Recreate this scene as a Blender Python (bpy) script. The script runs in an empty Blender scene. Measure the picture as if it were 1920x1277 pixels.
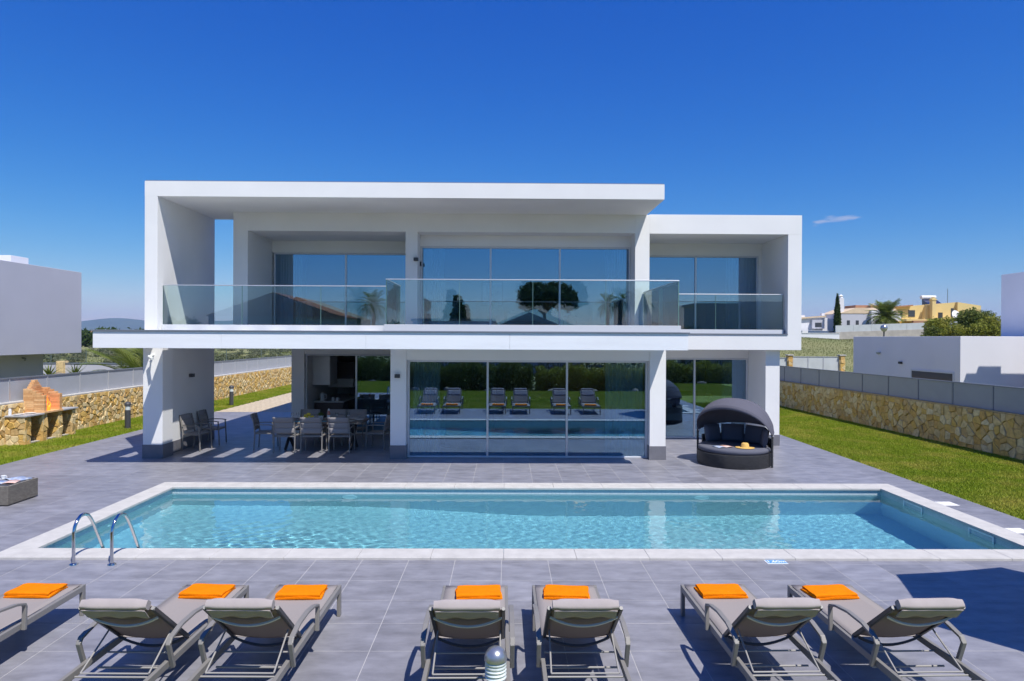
import bpy, bmesh, math, random
import numpy as np
from mathutils import Vector, Matrix
PI = math.pi
sc = bpy.context.scene
COL = sc.collection
rnd = random.Random(7)
rng = np.random.default_rng(7)

# ------------------------------------------------------------------ camera
FPX, CAMH, IW, IH = 1260.0, 2.95, 1920.0, 1277.0      # focal length in photo pixels, camera height
yaw, pitch, roll = math.atan(13 / FPX), math.atan(4.5 / FPX), 0.0046
fw = Vector((math.sin(yaw) * math.cos(pitch), math.cos(yaw) * math.cos(pitch), -math.sin(pitch)))
r0 = fw.cross(Vector((0, 0, 1))).normalized()
u0 = r0.cross(fw)
rt = r0 * math.cos(roll) + u0 * math.sin(roll)
up = u0 * math.cos(roll) - r0 * math.sin(roll)
cam = bpy.data.objects.new('camera', bpy.data.cameras.new('camera'))
COL.objects.link(cam)
cam.data.sensor_width = 36
cam.data.lens = FPX / IW * 36
cam.data.clip_end = 20000
cam.matrix_world = Matrix(((rt.x, up.x, -fw.x, 0), (rt.y, up.y, -fw.y, 0), (rt.z, up.z, -fw.z, CAMH), (0, 0, 0, 1)))
sc.camera = cam

# ------------------------------------------------------------------ sky, sun, exposure
SUN = Vector((0.345, -0.49, 1.0))                     # towards the sun
elev = math.atan2(1.0, math.hypot(SUN.x, SUN.y))
azim = math.atan2(SUN.x, SUN.y)
world = bpy.data.worlds.new('World')
sc.world = world
world.use_nodes = True
wn, wl = world.node_tree.nodes, world.node_tree.links
bg = wn['Background']
sky = wn.new('ShaderNodeTexSky')
sky.sky_type = 'NISHITA'
sky.sun_disc = False
sky.sun_elevation = elev
sky.sun_rotation = azim
sky.altitude = 0
sky.air_density = 1.0
sky.dust_density = 0.15
sky.ozone_density = 4.0
bg.inputs['Strength'].default_value = 0.11
# one small wisp of cloud low in the sky
tcw = wn.new('ShaderNodeTexCoord')
cdir = Vector((0.4905, 1.0, 0.1785)).normalized()
ce = Vector((1, -0.4905, 0)).normalized()
cu = ce.cross(cdir).normalized()
def wmath(op, a, b=None):
    n = wn.new('ShaderNodeMath'); n.operation = op
    for i, x in enumerate((a, b)):
        if x is None: continue
        if isinstance(x, (int, float)): n.inputs[i].default_value = x
        else: wl.new(x, n.inputs[i])
    return n.outputs[0]
def wdot(v):
    n = wn.new('ShaderNodeVectorMath'); n.operation = 'DOT_PRODUCT'
    wl.new(tcw.outputs['Generated'], n.inputs[0]); n.inputs[1].default_value = v
    return n.outputs['Value']
du, dv, dw = wdot(ce), wdot(cu), wdot(cdir)
cn = wn.new('ShaderNodeTexNoise'); cn.inputs['Scale'].default_value = 70; cn.inputs['Detail'].default_value = 6
mp = wn.new('ShaderNodeMapping'); mp.inputs['Scale'].default_value = (.6, .6, 2.2)
wl.new(tcw.outputs['Generated'], mp.inputs[0]); wl.new(mp.outputs[0], cn.inputs['Vector'])
dvt = wmath('SUBTRACT', dv, wmath('MULTIPLY', du, 0.10))
ell = wmath('ADD', wmath('POWER', wmath('DIVIDE', du, 0.036), 2.0), wmath('POWER', wmath('DIVIDE', dvt, 0.0062), 2.0))
dens = wmath('MULTIPLY', wmath('SUBTRACT', 1.0, ell), 0.9)
dens = wmath('ADD', dens, wmath('MULTIPLY', wmath('SUBTRACT', cn.outputs['Fac'], 0.56), 4.0))
cl = wn.new('ShaderNodeClamp'); wl.new(wmath('MULTIPLY', dens, 0.6), cl.inputs[0])
front = wmath('GREATER_THAN', dw, 0.9)
inside = wmath('LESS_THAN', ell, 1.6)
cfac = wmath('MULTIPLY', wmath('MULTIPLY', cl.outputs[0], front), wmath('MULTIPLY', inside, 0.95))
mx = wn.new('ShaderNodeMix'); mx.data_type = 'RGBA'
hs = wn.new('ShaderNodeHueSaturation'); hs.inputs['Saturation'].default_value = 1.3; hs.inputs['Value'].default_value = 1.0
tint = wn.new('ShaderNodeMix'); tint.data_type = 'RGBA'; tint.blend_type = 'MULTIPLY'; tint.inputs['Factor'].default_value = 1; tint.inputs['B'].default_value = (.64, .82, 1.22, 1)
wl.new(sky.outputs[0], hs.inputs['Color']); wl.new(hs.outputs[0], tint.inputs['A'])
sx = wn.new('ShaderNodeSeparateColor'); cx_ = wn.new('ShaderNodeCombineColor'); wl.new(tint.outputs['Result'], sx.inputs[0])
for k_, (g_, a_) in enumerate(((1.55, .60), (1.146, .67), (.575, 1.70))):      # deep polarised blue: contrast per channel
    wl.new(wmath('MULTIPLY', wmath('POWER', sx.outputs[k_], g_), a_), cx_.inputs[k_])
wl.new(cfac, mx.inputs['Factor']); wl.new(cx_.outputs[0], mx.inputs['A']); mx.inputs['B'].default_value = (4.6, 4.6, 5.6, 1)
wl.new(mx.outputs['Result'], bg.inputs['Color'])

sun_l = bpy.data.lights.new('sun', 'SUN')
sun_l.energy = 4.6
sun_l.angle = math.radians(0.5)
sun_l.color = (1.0, 0.955, 0.89)
sun_o = bpy.data.objects.new('sun', sun_l)
COL.objects.link(sun_o)
sun_o.rotation_euler = (-SUN).to_track_quat('-Z', 'Y').to_euler()
sun_o.location = (20, -30, 60)
sun_l.cycles.is_caustics_light = True

vs = sc.view_settings
vs.view_transform = 'Standard'; vs.look = 'None'; vs.gamma = 1.0; vs.use_curve_mapping = False
vs.exposure = 0.33
sc.render.engine = 'CYCLES'
sc.cycles.use_denoising = True
sc.cycles.max_bounces = 10
sc.cycles.diffuse_bounces = 4
sc.cycles.glossy_bounces = 5
sc.cycles.transmission_bounces = 8
sc.cycles.transparent_max_bounces = 24
sc.cycles.sample_clamp_indirect = 6.0
sc.cycles.blur_glossy = 0.3

# ------------------------------------------------------------------ materials
MATS = {}
def mat(name, col, rough=0.6, var=None, bump=None, metal=0.0, spec=0.4, col2=None, emit=None, sheen=0.0, stretch=None, trans=0.0):
    """principled material; var=(scale, amount) colour mottling in world space; bump=(scale, strength, distance)"""
    m = bpy.data.materials.new(name); m.use_nodes = True
    n, l = m.node_tree.nodes, m.node_tree.links
    p = n['Principled BSDF']
    p.inputs['Base Color'].default_value = (*col, 1)
    p.inputs['Roughness'].default_value = rough
    p.inputs['Metallic'].default_value = metal
    p.inputs['Specular IOR Level'].default_value = spec
    if sheen: p.inputs['Sheen Weight'].default_value = sheen
    pos = n.new('ShaderNodeNewGeometry').outputs['Position']
    if stretch:
        mpn = n.new('ShaderNodeMapping'); mpn.inputs['Scale'].default_value = stretch
        l.new(pos, mpn.inputs[0]); pos = mpn.outputs[0]
    if var:
        t = n.new('ShaderNodeTexNoise'); t.inputs['Scale'].default_value = var[0]; t.inputs['Detail'].default_value = 5
        t.inputs['Roughness'].default_value = 0.6
        l.new(pos, t.inputs['Vector'])
        r = n.new('ShaderNodeMapRange'); r.inputs[1].default_value = 0.3; r.inputs[2].default_value = 0.7
        l.new(t.outputs['Fac'], r.inputs[0])
        mi = n.new('ShaderNodeMix'); mi.data_type = 'RGBA'
        c2 = col2 if col2 else tuple(min(1, c * (1 + var[1])) for c in col)
        c1 = col if col2 else tuple(c * (1 - var[1]) for c in col)
        mi.inputs['A'].default_value = (*c1, 1); mi.inputs['B'].default_value = (*c2, 1)
        l.new(r.outputs[0], mi.inputs['Factor']); l.new(mi.outputs['Result'], p.inputs['Base Color'])
    if bump:
        t = n.new('ShaderNodeTexNoise'); t.inputs['Scale'].default_value = bump[0]; t.inputs['Detail'].default_value = 4
        l.new(pos, t.inputs['Vector'])
        b = n.new('ShaderNodeBump'); b.inputs['Strength'].default_value = bump[1]; b.inputs['Distance'].default_value = bump[2]
        l.new(t.outputs['Fac'], b.inputs['Height']); l.new(b.outputs[0], p.inputs['Normal'])
    if emit:
        p.inputs['Emission Color'].default_value = (*emit[0], 1); p.inputs['Emission Strength'].default_value = emit[1]
    if trans:
        tr = n.new('ShaderNodeBsdfTranslucent'); tr.inputs[0].default_value = (*col, 1)
        ms = n.new('ShaderNodeMixShader'); ms.inputs[0].default_value = trans
        l.new(p.outputs[0], ms.inputs[1]); l.new(tr.outputs[0], ms.inputs[2]); l.new(ms.outputs[0], n['Material Output'].inputs[0])
    MATS[name] = m
    return m
def glass(name, tint, refl, rough=0.0, col=(.97, .99, 1)):
    m = bpy.data.materials.new(name); m.use_nodes = True
    n, l = m.node_tree.nodes, m.node_tree.links
    n.remove(n['Principled BSDF'])
    t = n.new('ShaderNodeBsdfTransparent'); t.inputs[0].default_value = (*tint, 1)
    g = n.new('ShaderNodeBsdfGlossy'); g.inputs['Roughness'].default_value = rough; g.inputs['Color'].default_value = (*col, 1)
    fr = n.new('ShaderNodeFresnel'); fr.inputs[0].default_value = 1.5
    ad = n.new('ShaderNodeMath'); ad.operation = 'ADD'; ad.use_clamp = True; ad.inputs[1].default_value = refl
    mi = n.new('ShaderNodeMixShader')
    l.new(fr.outputs[0], ad.inputs[0]); l.new(ad.outputs[0], mi.inputs[0])
    l.new(t.outputs[0], mi.inputs[1]); l.new(g.outputs[0], mi.inputs[2])
    l.new(mi.outputs[0], n['Material Output'].inputs[0])
    MATS[name] = m
    return m
def mosaic(name, axes, c1, c2, mortar, size=0.026):
    m = mat(name, c1, 0.25, spec=0.5)
    n, l = m.node_tree.nodes, m.node_tree.links
    p = n['Principled BSDF']
    g = n.new('ShaderNodeNewGeometry'); s = n.new('ShaderNodeSeparateXYZ'); c = n.new('ShaderNodeCombineXYZ')
    l.new(g.outputs['Position'], s.inputs[0])
    l.new(s.outputs[axes[0]], c.inputs[0]); l.new(s.outputs[axes[1]], c.inputs[1])
    b = n.new('ShaderNodeTexBrick'); b.offset = 0; b.squash = 1
    b.inputs['Scale'].default_value = 1; b.inputs['Brick Width'].default_value = size; b.inputs['Row Height'].default_value = size
    b.inputs['Mortar Size'].default_value = size * 0.07; b.inputs['Color1'].default_value = (*c1, 1); b.inputs['Color2'].default_value = (*c2, 1)
    b.inputs['Mortar'].default_value = (*mortar, 1)
    l.new(c.outputs[0], b.inputs['Vector']); l.new(b.outputs['Color'], p.inputs['Base Color'])
    return m
def weave(name, c1, c2, size):
    """wicker: narrow horizontal strands over upright ones"""
    m = mat(name, c1, 0.55, spec=0.35)
    n, l = m.node_tree.nodes, m.node_tree.links
    p = n['Principled BSDF']
    tc = n.new('ShaderNodeTexCoord'); s = n.new('ShaderNodeSeparateXYZ'); l.new(tc.outputs['Object'], s.inputs[0])
    at = n.new('ShaderNodeMath'); at.operation = 'ADD'; l.new(s.outputs[0], at.inputs[0]); l.new(s.outputs[1], at.inputs[1])
    c = n.new('ShaderNodeCombineXYZ'); l.new(at.outputs[0], c.inputs[0]); l.new(s.outputs[2], c.inputs[1])
    b = n.new('ShaderNodeTexBrick'); b.offset = 0.5; b.inputs['Scale'].default_value = 1
    b.inputs['Brick Width'].default_value = size * 2.4; b.inputs['Row Height'].default_value = size
    b.inputs['Mortar Size'].default_value = size * 0.16; b.inputs['Color1'].default_value = (*c1, 1); b.inputs['Color2'].default_value = (*c2, 1)
    b.inputs['Mortar'].default_value = tuple(x * 0.15 for x in c1) + (1,)
    b.inputs['Mortar Smooth'].default_value = 0.6
    l.new(c.outputs[0], b.inputs['Vector']); l.new(b.outputs['Color'], p.inputs['Base Color'])
    bp = n.new('ShaderNodeBump'); bp.inputs['Strength'].default_value = 1; bp.inputs['Distance'].default_value = size * 0.4; bp.invert = True
    l.new(b.outputs['Fac'], bp.inputs['Height']); l.new(bp.outputs[0], p.inputs['Normal'])
    return m

mat('render_white', (.80, .80, .79), .75, (1.1, .025), (160, .25, .004), spec=.2)
mat('fascia_white', (.80, .81, .82), .6, (2.2, .05), (50, .1, .003), spec=.25, stretch=(.25, .25, 2))
mat('plinth_grey', (.17, .17, .19), .45, (5, .1))
mat('grout', (.44, .43, .42), .9, (9, .1))
for i in range(5):
    k = (0.90, 0.96, 1.0, 1.05, 1.10)[i]
    mat('tile_%d' % i, (.225 * k, .224 * k, .250 * k), .42, (2.6, .24), (30, .06, .002), spec=.4, stretch=(1, 2.2, 1))
mat('coping_stone', (.50, .485, .455), .75, (5, .10), (60, .2, .003))
mat('interior_wall', (.36, .37, .37), .8, (2, .03))
mat('interior_floor', (.30, .29, .28), .35, (3, .08))
mat('alu', (.62, .63, .66), .35, metal=.6)
mat('alu_frame', (.60, .62, .65), .4, spec=.4)
mat('steel', (.62, .62, .63), .09, metal=1)
mat('flashing', (.22, .24, .28), .4, metal=.3)
mat('black_metal', (.035, .036, .04), .45)
mat('charcoal_metal', (.06, .062, .068), .45)
glass('pane_glass', (.66, .79, .82), .27, col=(.54, .76, 1.0))
glass('rail_glass', (.86, .95, .94), .035)
glass('thin_glass', (.93, .95, .96), .04)
mat('glass_edge', (.18, .33, .30), .2)
STONE = []
for i, c in enumerate(((.62, .42, .17), (.66, .50, .26), (.58, .36, .12), (.68, .51, .26), (.54, .37, .17), (.64, .42, .13), (.71, .57, .33))):
    mat('stone_%d' % i, c, .85, (11, .22), (38, .9, .012), spec=.15); STONE.append('stone_%d' % i)
mat('mortar', (.52, .40, .22), .95, (20, .2), (60, .6, .01))
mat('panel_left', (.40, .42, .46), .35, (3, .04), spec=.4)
mat('panel_shaded', (.29, .31, .34), .4, (3, .04), spec=.4)  # darker copy of the left panels: their shade is put into the colour
mat('brick_a', (.66, .38, .17), .8, (12, .12), (70, .4, .004))
mat('brick_b', (.72, .44, .21), .8, (12, .12), (70, .4, .004))
mat('brick_c', (.58, .31, .13), .8, (12, .12), (70, .4, .004))
mat('soot', (.03, .027, .025), .95)
mat('flame', (1, .25, .02), .5, emit=((1.0, .16, .012), 1.5))
mat('granite', (.42, .43, .45), .4, (60, .15))
mat('lawn_soil', (.17, .22, .02), .95, (2.3, .3))
def grass_mat(name, a, b, c, patch=.8):
    m = mat(name, a, .6, spec=.2)
    n, l = m.node_tree.nodes, m.node_tree.links
    p = n['Principled BSDF']; g = n.new('ShaderNodeNewGeometry')
    t1 = n.new('ShaderNodeTexNoise'); t1.inputs['Scale'].default_value = patch; t1.inputs['Detail'].default_value = 6; t1.inputs['Roughness'].default_value = .65
    t2 = n.new('ShaderNodeTexNoise'); t2.inputs['Scale'].default_value = 45; t2.inputs['Detail'].default_value = 2
    l.new(g.outputs['Position'], t1.inputs['Vector']); l.new(g.outputs['Position'], t2.inputs['Vector'])
    r1 = n.new('ShaderNodeMapRange'); r1.inputs[1].default_value = .46; r1.inputs[2].default_value = .68; l.new(t1.outputs['Fac'], r1.inputs[0])
    r2 = n.new('ShaderNodeMapRange'); r2.inputs[1].default_value = .35; r2.inputs[2].default_value = .65; l.new(t2.outputs['Fac'], r2.inputs[0])
    m1 = n.new('ShaderNodeMix'); m1.data_type = 'RGBA'; m1.inputs['A'].default_value = (*a, 1); m1.inputs['B'].default_value = (*b, 1); l.new(r2.outputs[0], m1.inputs['Factor'])
    m2 = n.new('ShaderNodeMix'); m2.data_type = 'RGBA'; m2.inputs['B'].default_value = (*c, 1); l.new(m1.outputs['Result'], m2.inputs['A']); l.new(r1.outputs[0], m2.inputs['Factor'])
    l.new(m2.outputs['Result'], p.inputs['Base Color'])
    tr = n.new('ShaderNodeBsdfTranslucent'); l.new(m2.outputs['Result'], tr.inputs[0])
    mi = n.new('ShaderNodeMixShader'); mi.inputs[0].default_value = .3
    l.new(p.outputs[0], mi.inputs[1]); l.new(tr.outputs[0], mi.inputs[2]); l.new(mi.outputs[0], n['Material Output'].inputs[0])
    return m
grass_mat('grass', (.20, .28, .016), (.29, .36, .03), (.44, .40, .075))
grass_mat('wild_grass', (.10, .14, .035), (.14, .165, .05), (.21, .185, .09), .16)
grass_mat('leaf_dark', (.03, .06, .014), (.055, .095, .02), (.07, .10, .025))
grass_mat('leaf_mid', (.08, .13, .022), (.14, .18, .034), (.20, .21, .05))
grass_mat('leaf_yellow', (.19, .22, .03), (.29, .30, .045), (.36, .34, .07))
grass_mat('leaf_grey', (.10, .12, .07), (.15, .17, .09), (.20, .20, .12))
grass_mat('frond', (.10, .15, .025), (.17, .22, .04), (.24, .26, .06))
mat('bark', (.16, .11, .07), .9, (9, .3), (30, .8, .02))
mat('terrain', (.15, .18, .06), .95, (.12, .3), (3, .5, .05), col2=(.25, .235, .105))
mat('hill', (.07, .09, .05), .95, (.004, .3))
mat('beige_paver', (.52, .43, .30), .8, (5, .12), (40, .3, .004))
mat('frame_taupe', (.23, .22, .205), .5, metal=.1)
mat('rod', (.30, .29, .275), .5)
mat('bar', (.62, .60, .58), .4)  # sun on the tilted cross bar is put into this lighter colour
mat('frame_dark', (.075, .075, .078), .4, metal=.3)
mat('sling', (.35, .315, .295), .85, (140, .07), (260, .5, .002), spec=.15, trans=.15)
mat('sling_back', (.33, .275, .255), .85, (140, .08), (260, .5, .002), spec=.15, trans=.35)
mat('pillow', (.37, .33, .32), .9, (9, .05), (11, .35, .012), spec=.1)
mat('towel', (.86, .225, .004), .95, (25, .07), (150, 1, .008), spec=.05)
mat('chair_sling', (.31, .29, .285), .8, (150, .08), (260, .5, .002))
mat('wood_table', (.20, .165, .14), .6, (6, .2), stretch=(1, 12, 12))
mat('ceramic', (.78, .79, .79), .25, spec=.5)
mat('lemon', (.75, .58, .05), .5)
mat('bread', (.55, .30, .12), .8, (30, .2))
mat('rose_wine', (.55, .16, .09), .12, spec=.6)
mat('label_white', (.78, .77, .74), .7)
mat('napkin_blue', (.05, .30, .42), .8)
weave('wicker_black', (.035, .036, .04), (.06, .062, .068), .022)
weave('wicker_grey', (.19, .17, .145), (.30, .275, .235), .016)
mat('cushion_grey', (.115, .12, .15), .9, (120, .06), (30, .35, .01), spec=.15)
mat('hood_fabric', (.11, .11, .14), .9, (120, .05), (14, .35, .012), spec=.15)
mat('straw', (.66, .42, .12), .8, (60, .12), (120, .6, .003))
mat('paper_blue', (.12, .20, .42), .5, (14, .3), col2=(.62, .66, .70))
mat('paper_red', (.66, .26, .18), .5, (14, .3), col2=(.72, .68, .64))
mat('curtain', (.88, .90, .90), .9, (3, .03), sheen=.2)
mat('curtain_grey', (.66, .72, .74), .9, (3, .03))
mat('kitchen_white', (.78, .79, .77), .3)
mat('kitchen_dark', (.07, .045, .04), .35, (5, .2))
mat('worktop', (.50, .49, .48), .3, (30, .1))
mat('lamp_shade', (.42, .46, .45), .8)
mat('warm_lamp', (1, .6, .15), .5, emit=((1.0, .42, .05), 3.0))
mat('panel_yellow', (.62, .58, .36), .5)
mat('globe', (.42, .44, .47), .28, (8, .06), metal=.75)
mat('globe_white', (.62, .68, .67), .35, (40, .1), spec=.5)
mat('sign_blue', (.09, .30, .62), .4)
mat('sign_white', (.85, .86, .86), .4)
mat('lid_white', (.80, .79, .75), .5)
mat('fixture_white', (.78, .82, .82), .35)
mat('parasol', (.42, .40, .37), .9, (4, .05))
mat('neigh_lilac', (.50, .505, .56), .8, (.8, .03), (120, .2, .004))
mat('neigh_white', (.74, .74, .76), .8, (.8, .03), (120, .2, .004))
mat('concrete', (.43, .40, .36), .9, (1.5, .15))
mat('concrete_light', (.50, .53, .54), .9, (1.5, .08))
mat('yellow_render', (.72, .55, .24), .85, (.6, .05))
mat('orange_render', (.62, .34, .07), .85, (.6, .05))
mat('roof_tile', (.38, .20, .12), .85, (2, .25))
mat('cream_roof', (.66, .52, .36), .85, (1.5, .1))
mat('grey_roof', (.30, .29, .29), .85, (2, .15))
mat('window_dark', (.04, .05, .065), .12, spec=.6)
mat('window_blue', (.05, .10, .20), .12, spec=.6)
mat('solar_panel', (.03, .04, .09), .12, spec=.6)
mat('wire', (.10, .13, .11), .6)
mat('rock', (.26, .22, .17), .9, (6, .2), (18, .7, .02))
mosaic('pool_floor', (0, 1), (.37, .48, .505), (.44, .54, .56), (.51, .59, .605))
mosaic('pool_wall_x', (1, 2), (.36, .46, .50), (.46, .55, .58), (.60, .66, .67))
mosaic('pool_wall_y', (0, 2), (.36, .46, .50), (.46, .55, .58), (.60, .66, .67))
water = mat('water', (.34, .74, .86), 0.0)
water.node_tree.nodes['Principled BSDF'].inputs['Transmission Weight'].default_value = 1
water.node_tree.nodes['Principled BSDF'].inputs['IOR'].default_value = 1.33

# ------------------------------------------------------------------ helpers
class MB:
    """collects shapes and links them as ONE mesh object"""
    def __init__(s): s.v, s.f, s.m, s.cur = [], [], [], 0
    def add(s, vs_, fs):
        o = len(s.v); s.v.extend([tuple(p) for p in vs_])
        for f in fs: s.f.append(tuple(i + o for i in f)); s.m.append(s.cur)
        return s
    def box(s, x0, x1, y0, y1, z0, z1, M=None):
        v = [Vector((x, y, z)) for x in (x0, x1) for y in (y0, y1) for z in (z0, z1)]
        if M: v = [M @ p for p in v]
        return s.add(v, [(0, 1, 3, 2), (4, 6, 7, 5), (0, 4, 5, 1), (2, 3, 7, 6), (0, 2, 6, 4), (1, 5, 7, 3)])
    def beam(s, a, b, w, h, upv=(0, 0, 1)):
        a, b = Vector(a), Vector(b); d = (b - a); L = d.length; d.normalize()
        x = d.cross(Vector(upv))
        if x.length < 1e-4: x = Vector((1, 0, 0))
        x.normalize(); z = x.cross(d)
        M = Matrix(((x.x, d.x, z.x, a.x), (x.y, d.y, z.y, a.y), (x.z, d.z, z.z, a.z), (0, 0, 0, 1)))
        return s.box(-w / 2, w / 2, 0, L, -h / 2, h / 2, M)
    def tube(s, pts, r, n=8, cap=True):
        pts = [Vector(p) for p in pts]; rs = r if isinstance(r, (list, tuple)) else [r] * len(pts)
        rings = []; ref = None
        for i, p in enumerate(pts):
            t = (pts[min(i + 1, len(pts) - 1)] - pts[max(i - 1, 0)]).normalized()
            if ref is None:
                ref = t.orthogonal().normalized()
            else:
                ref = (ref - t * ref.dot(t)).normalized()
            b = t.cross(ref)
            rings.append([p + (ref * math.cos(2 * PI * k / n) + b * math.sin(2 * PI * k / n)) * rs[i] for k in range(n)])
        v = [q for R in rings for q in R]
        f = [(i * n + k, i * n + (k + 1) % n, (i + 1) * n + (k + 1) % n, (i + 1) * n + k) for i in range(len(pts) - 1) for k in range(n)]
        if cap: f += [tuple(range(n))[::-1], tuple((len(pts) - 1) * n + k for k in range(n))]
        return s.add(v, f)
    def strip(s, pts, w, h, upv=(0, 0, 1), side=None):
        """rectangular bar along a bent path; side = constant side direction"""
        pts = [Vector(p) for p in pts]; sd = Vector(side).normalized(); v = []
        for i, p in enumerate(pts):
            t = (pts[min(i + 1, len(pts) - 1)] - pts[max(i - 1, 0)]).normalized()
            nn = sd.cross(t).normalized()
            v += [p + sd * w / 2 + nn * h / 2, p - sd * w / 2 + nn * h / 2, p - sd * w / 2 - nn * h / 2, p + sd * w / 2 - nn * h / 2]
        f = [(i * 4 + k, i * 4 + (k + 1) % 4, i * 4 + 4 + (k + 1) % 4, i * 4 + 4 + k) for i in range(len(pts) - 1) for k in range(4)]
        e = (len(pts) - 1) * 4
        f += [(3, 2, 1, 0), (e, e + 1, e + 2, e + 3)]
        return s.add(v, f)
    def lathe(s, prof, n=24, c=(0, 0, 0), cap=True):
        v = [(c[0] + r * math.cos(2 * PI * k / n), c[1] + r * math.sin(2 * PI * k / n), c[2] + z) for r, z in prof for k in range(n)]
        f = [(i * n + k, i * n + (k + 1) % n, (i + 1) * n + (k + 1) % n, (i + 1) * n + k) for i in range(len(prof) - 1) for k in range(n)]
        if cap: f += [tuple(range(n))[::-1], tuple((len(prof) - 1) * n + k for k in range(n))]
        return s.add(v, f)
    def prism(s, poly, axis, a, b):
        """polygon in the two other axes, extruded a..b along axis (0,1,2)"""
        def P(p, t): return ((t, p[0], p[1]), (p[0], t, p[1]), (p[0], p[1], t))[axis]
        n = len(poly); v = [P(p, a) for p in poly] + [P(p, b) for p in poly]
        return s.add(v, [tuple(range(n)), tuple(range(2 * n - 1, n - 1, -1))] + [(k, n + k, n + (k + 1) % n, (k + 1) % n) for k in range(n)])
    def grid(s, fn, nu, nv):
        v = [fn(i / nu, j / nv) for i in range(nu + 1) for j in range(nv + 1)]
        return s.add(v, [(i * (nv + 1) + j, (i + 1) * (nv + 1) + j, (i + 1) * (nv + 1) + j + 1, i * (nv + 1) + j + 1) for i in range(nu) for j in range(nv)])
    def mesh(s, name, mats):
        me = bpy.data.meshes.new(name); me.from_pydata(s.v, [], s.f)
        for m_ in (mats if isinstance(mats, (list, tuple)) else [mats]): me.materials.append(MATS[m_])
        if any(s.m): me.polygons.foreach_set('material_index', s.m)
        bm = bmesh.new(); bm.from_mesh(me); bmesh.ops.recalc_face_normals(bm, faces=bm.faces); bm.to_mesh(me); bm.free()
        return me
    def build(s, name, mats, parent=None, loc=(0, 0, 0), rotz=0, smooth=0, bevel=0, solid=0):
        me = s.mesh(name, mats)
        if smooth: me.shade_smooth(); me.set_sharp_from_angle(angle=math.radians(smooth))
        return link(name, me, parent, loc, rotz, bevel, solid)
def link(name, me, parent=None, loc=(0, 0, 0), rotz=0, bevel=0, solid=0):
    o = bpy.data.objects.new(name, me); COL.objects.link(o)
    o.location = loc; o.rotation_euler = (0, 0, rotz); o.parent = parent
    if parent: KIDS.setdefault(parent.name, []).append(o)
    if solid:
        md = o.modifiers.new('solid', 'SOLIDIFY'); md.thickness = solid; md.offset = 0
    if bevel:
        md = o.modifiers.new('bevel', 'BEVEL'); md.width = bevel; md.segments = 2; md.limit_method = 'ANGLE'
    return o
def tag(o, label=None, cat=None, group=None, kind=None):
    if label: o['label'] = label
    if cat: o['category'] = cat
    if group: o['group'] = group
    if kind: o['kind'] = kind
    return o
def thing(name, label, cat, loc=(0, 0, 0), rotz=0, group=None):
    o = bpy.data.objects.new(name, None); COL.objects.link(o)
    o.empty_display_size = .1; o.location = loc; o.rotation_euler = (0, 0, rotz)
    return tag(o, label, cat, group)
KIDS = {}
def dup(o, loc=None, rotz=None, label=None, parent=None):
    c = o.copy(); COL.objects.link(c)
    if loc is not None: c.location = loc
    if rotz is not None: c.rotation_euler = (0, 0, rotz)
    if label: c['label'] = label
    c.parent = parent
    if parent: KIDS.setdefault(parent.name, []).append(c)
    for ch in list(KIDS.get(o.name, [])): dup(ch, parent=c)
    return c
def base(o, loc):
    """move a thing's Empty to its base while its parts stay where they were built"""
    o.location = loc
    for k in KIDS.get(o.name, []): k.matrix_parent_inverse = Matrix.Translation(-Vector(loc))
def bx(name, m, dims, parent=None, bevel=0, label=None):
    o = MB().box(*dims).build(name, m, parent, bevel=bevel)
    if label: o['label'] = label
    return o

# ------------------------------------------------------------------ terrain
def sm(t): t = np.clip(t, 0, 1); return t * t * (3 - 2 * t)
def height(x, y):
    x = np.asarray(x, float); y = np.asarray(y, float)
    hgt = -0.07 + 3.45 * sm((y - 33) / 47) * sm((x - 4) / 17) * (1 - sm((y - 150) / 200))
    out = np.maximum.reduce([np.maximum(-15 - x, 0), np.maximum(x - 14, 0), np.maximum(y - 42, 0), np.maximum(-12 - y, 0)])
    amp = np.clip(out / 30, 0, 1)
    hgt = hgt + amp * (.16 * np.sin(x * .31 + 1.3 * np.sin(y * .17)) + .12 * np.sin(y * .43 + x * .11))
    return hgt
POOL = (-6.47, 7.42, 9.28, 13.15)
gx = np.unique(np.concatenate([np.linspace(-60, 90, 101), [-6.55, 7.5], -np.geomspace(62, 6000, 26), np.geomspace(92, 6000, 24)]))
gy = np.unique(np.concatenate([np.linspace(-70, 130, 121), [9.2, 13.23], -np.geomspace(72, 4000, 14), np.geomspace(132, 9000, 30)]))
GX, GY = np.meshgrid(gx, gy, indexing='ij')
GZ = height(GX, GY)
ny = len(gy)
tb = MB()
tb.v = [tuple(p) for p in np.stack([GX, GY, GZ], -1).reshape(-1, 3).tolist()]
for i in range(len(gx) - 1):
    for j in range(ny - 1):
        mxx, myy = (gx[i] + gx[i + 1]) / 2, (gy[j] + gy[j + 1]) / 2
        if -6.56 < mxx < 7.51 and 9.19 < myy < 13.24: continue
        tb.f.append((i * ny + j, (i + 1) * ny + j, (i + 1) * ny + j + 1, i * ny + j + 1)); tb.m.append(0)
tag(tb.build('ground', 'terrain', smooth=60), kind='structure')
# distant blue ridge
def ridge(u, v):
    a = math.radians(-62 + 50 * u); R = 7000 + 1500 * v
    k = 150 + 55 * math.sin(u * 9 + .6) + 30 * math.sin(u * 23) + 10 * math.sin(u * 61)
    return (R * math.sin(a), R * math.cos(a), -5 + k * math.sin(min(1, v * 2.2) * PI / 2) if v < .6 else -5 + k * (1 - (v - .6) * 2))
tag(MB().grid(ridge, 90, 10).build('hills', 'hill', smooth=60), kind='structure')

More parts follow.
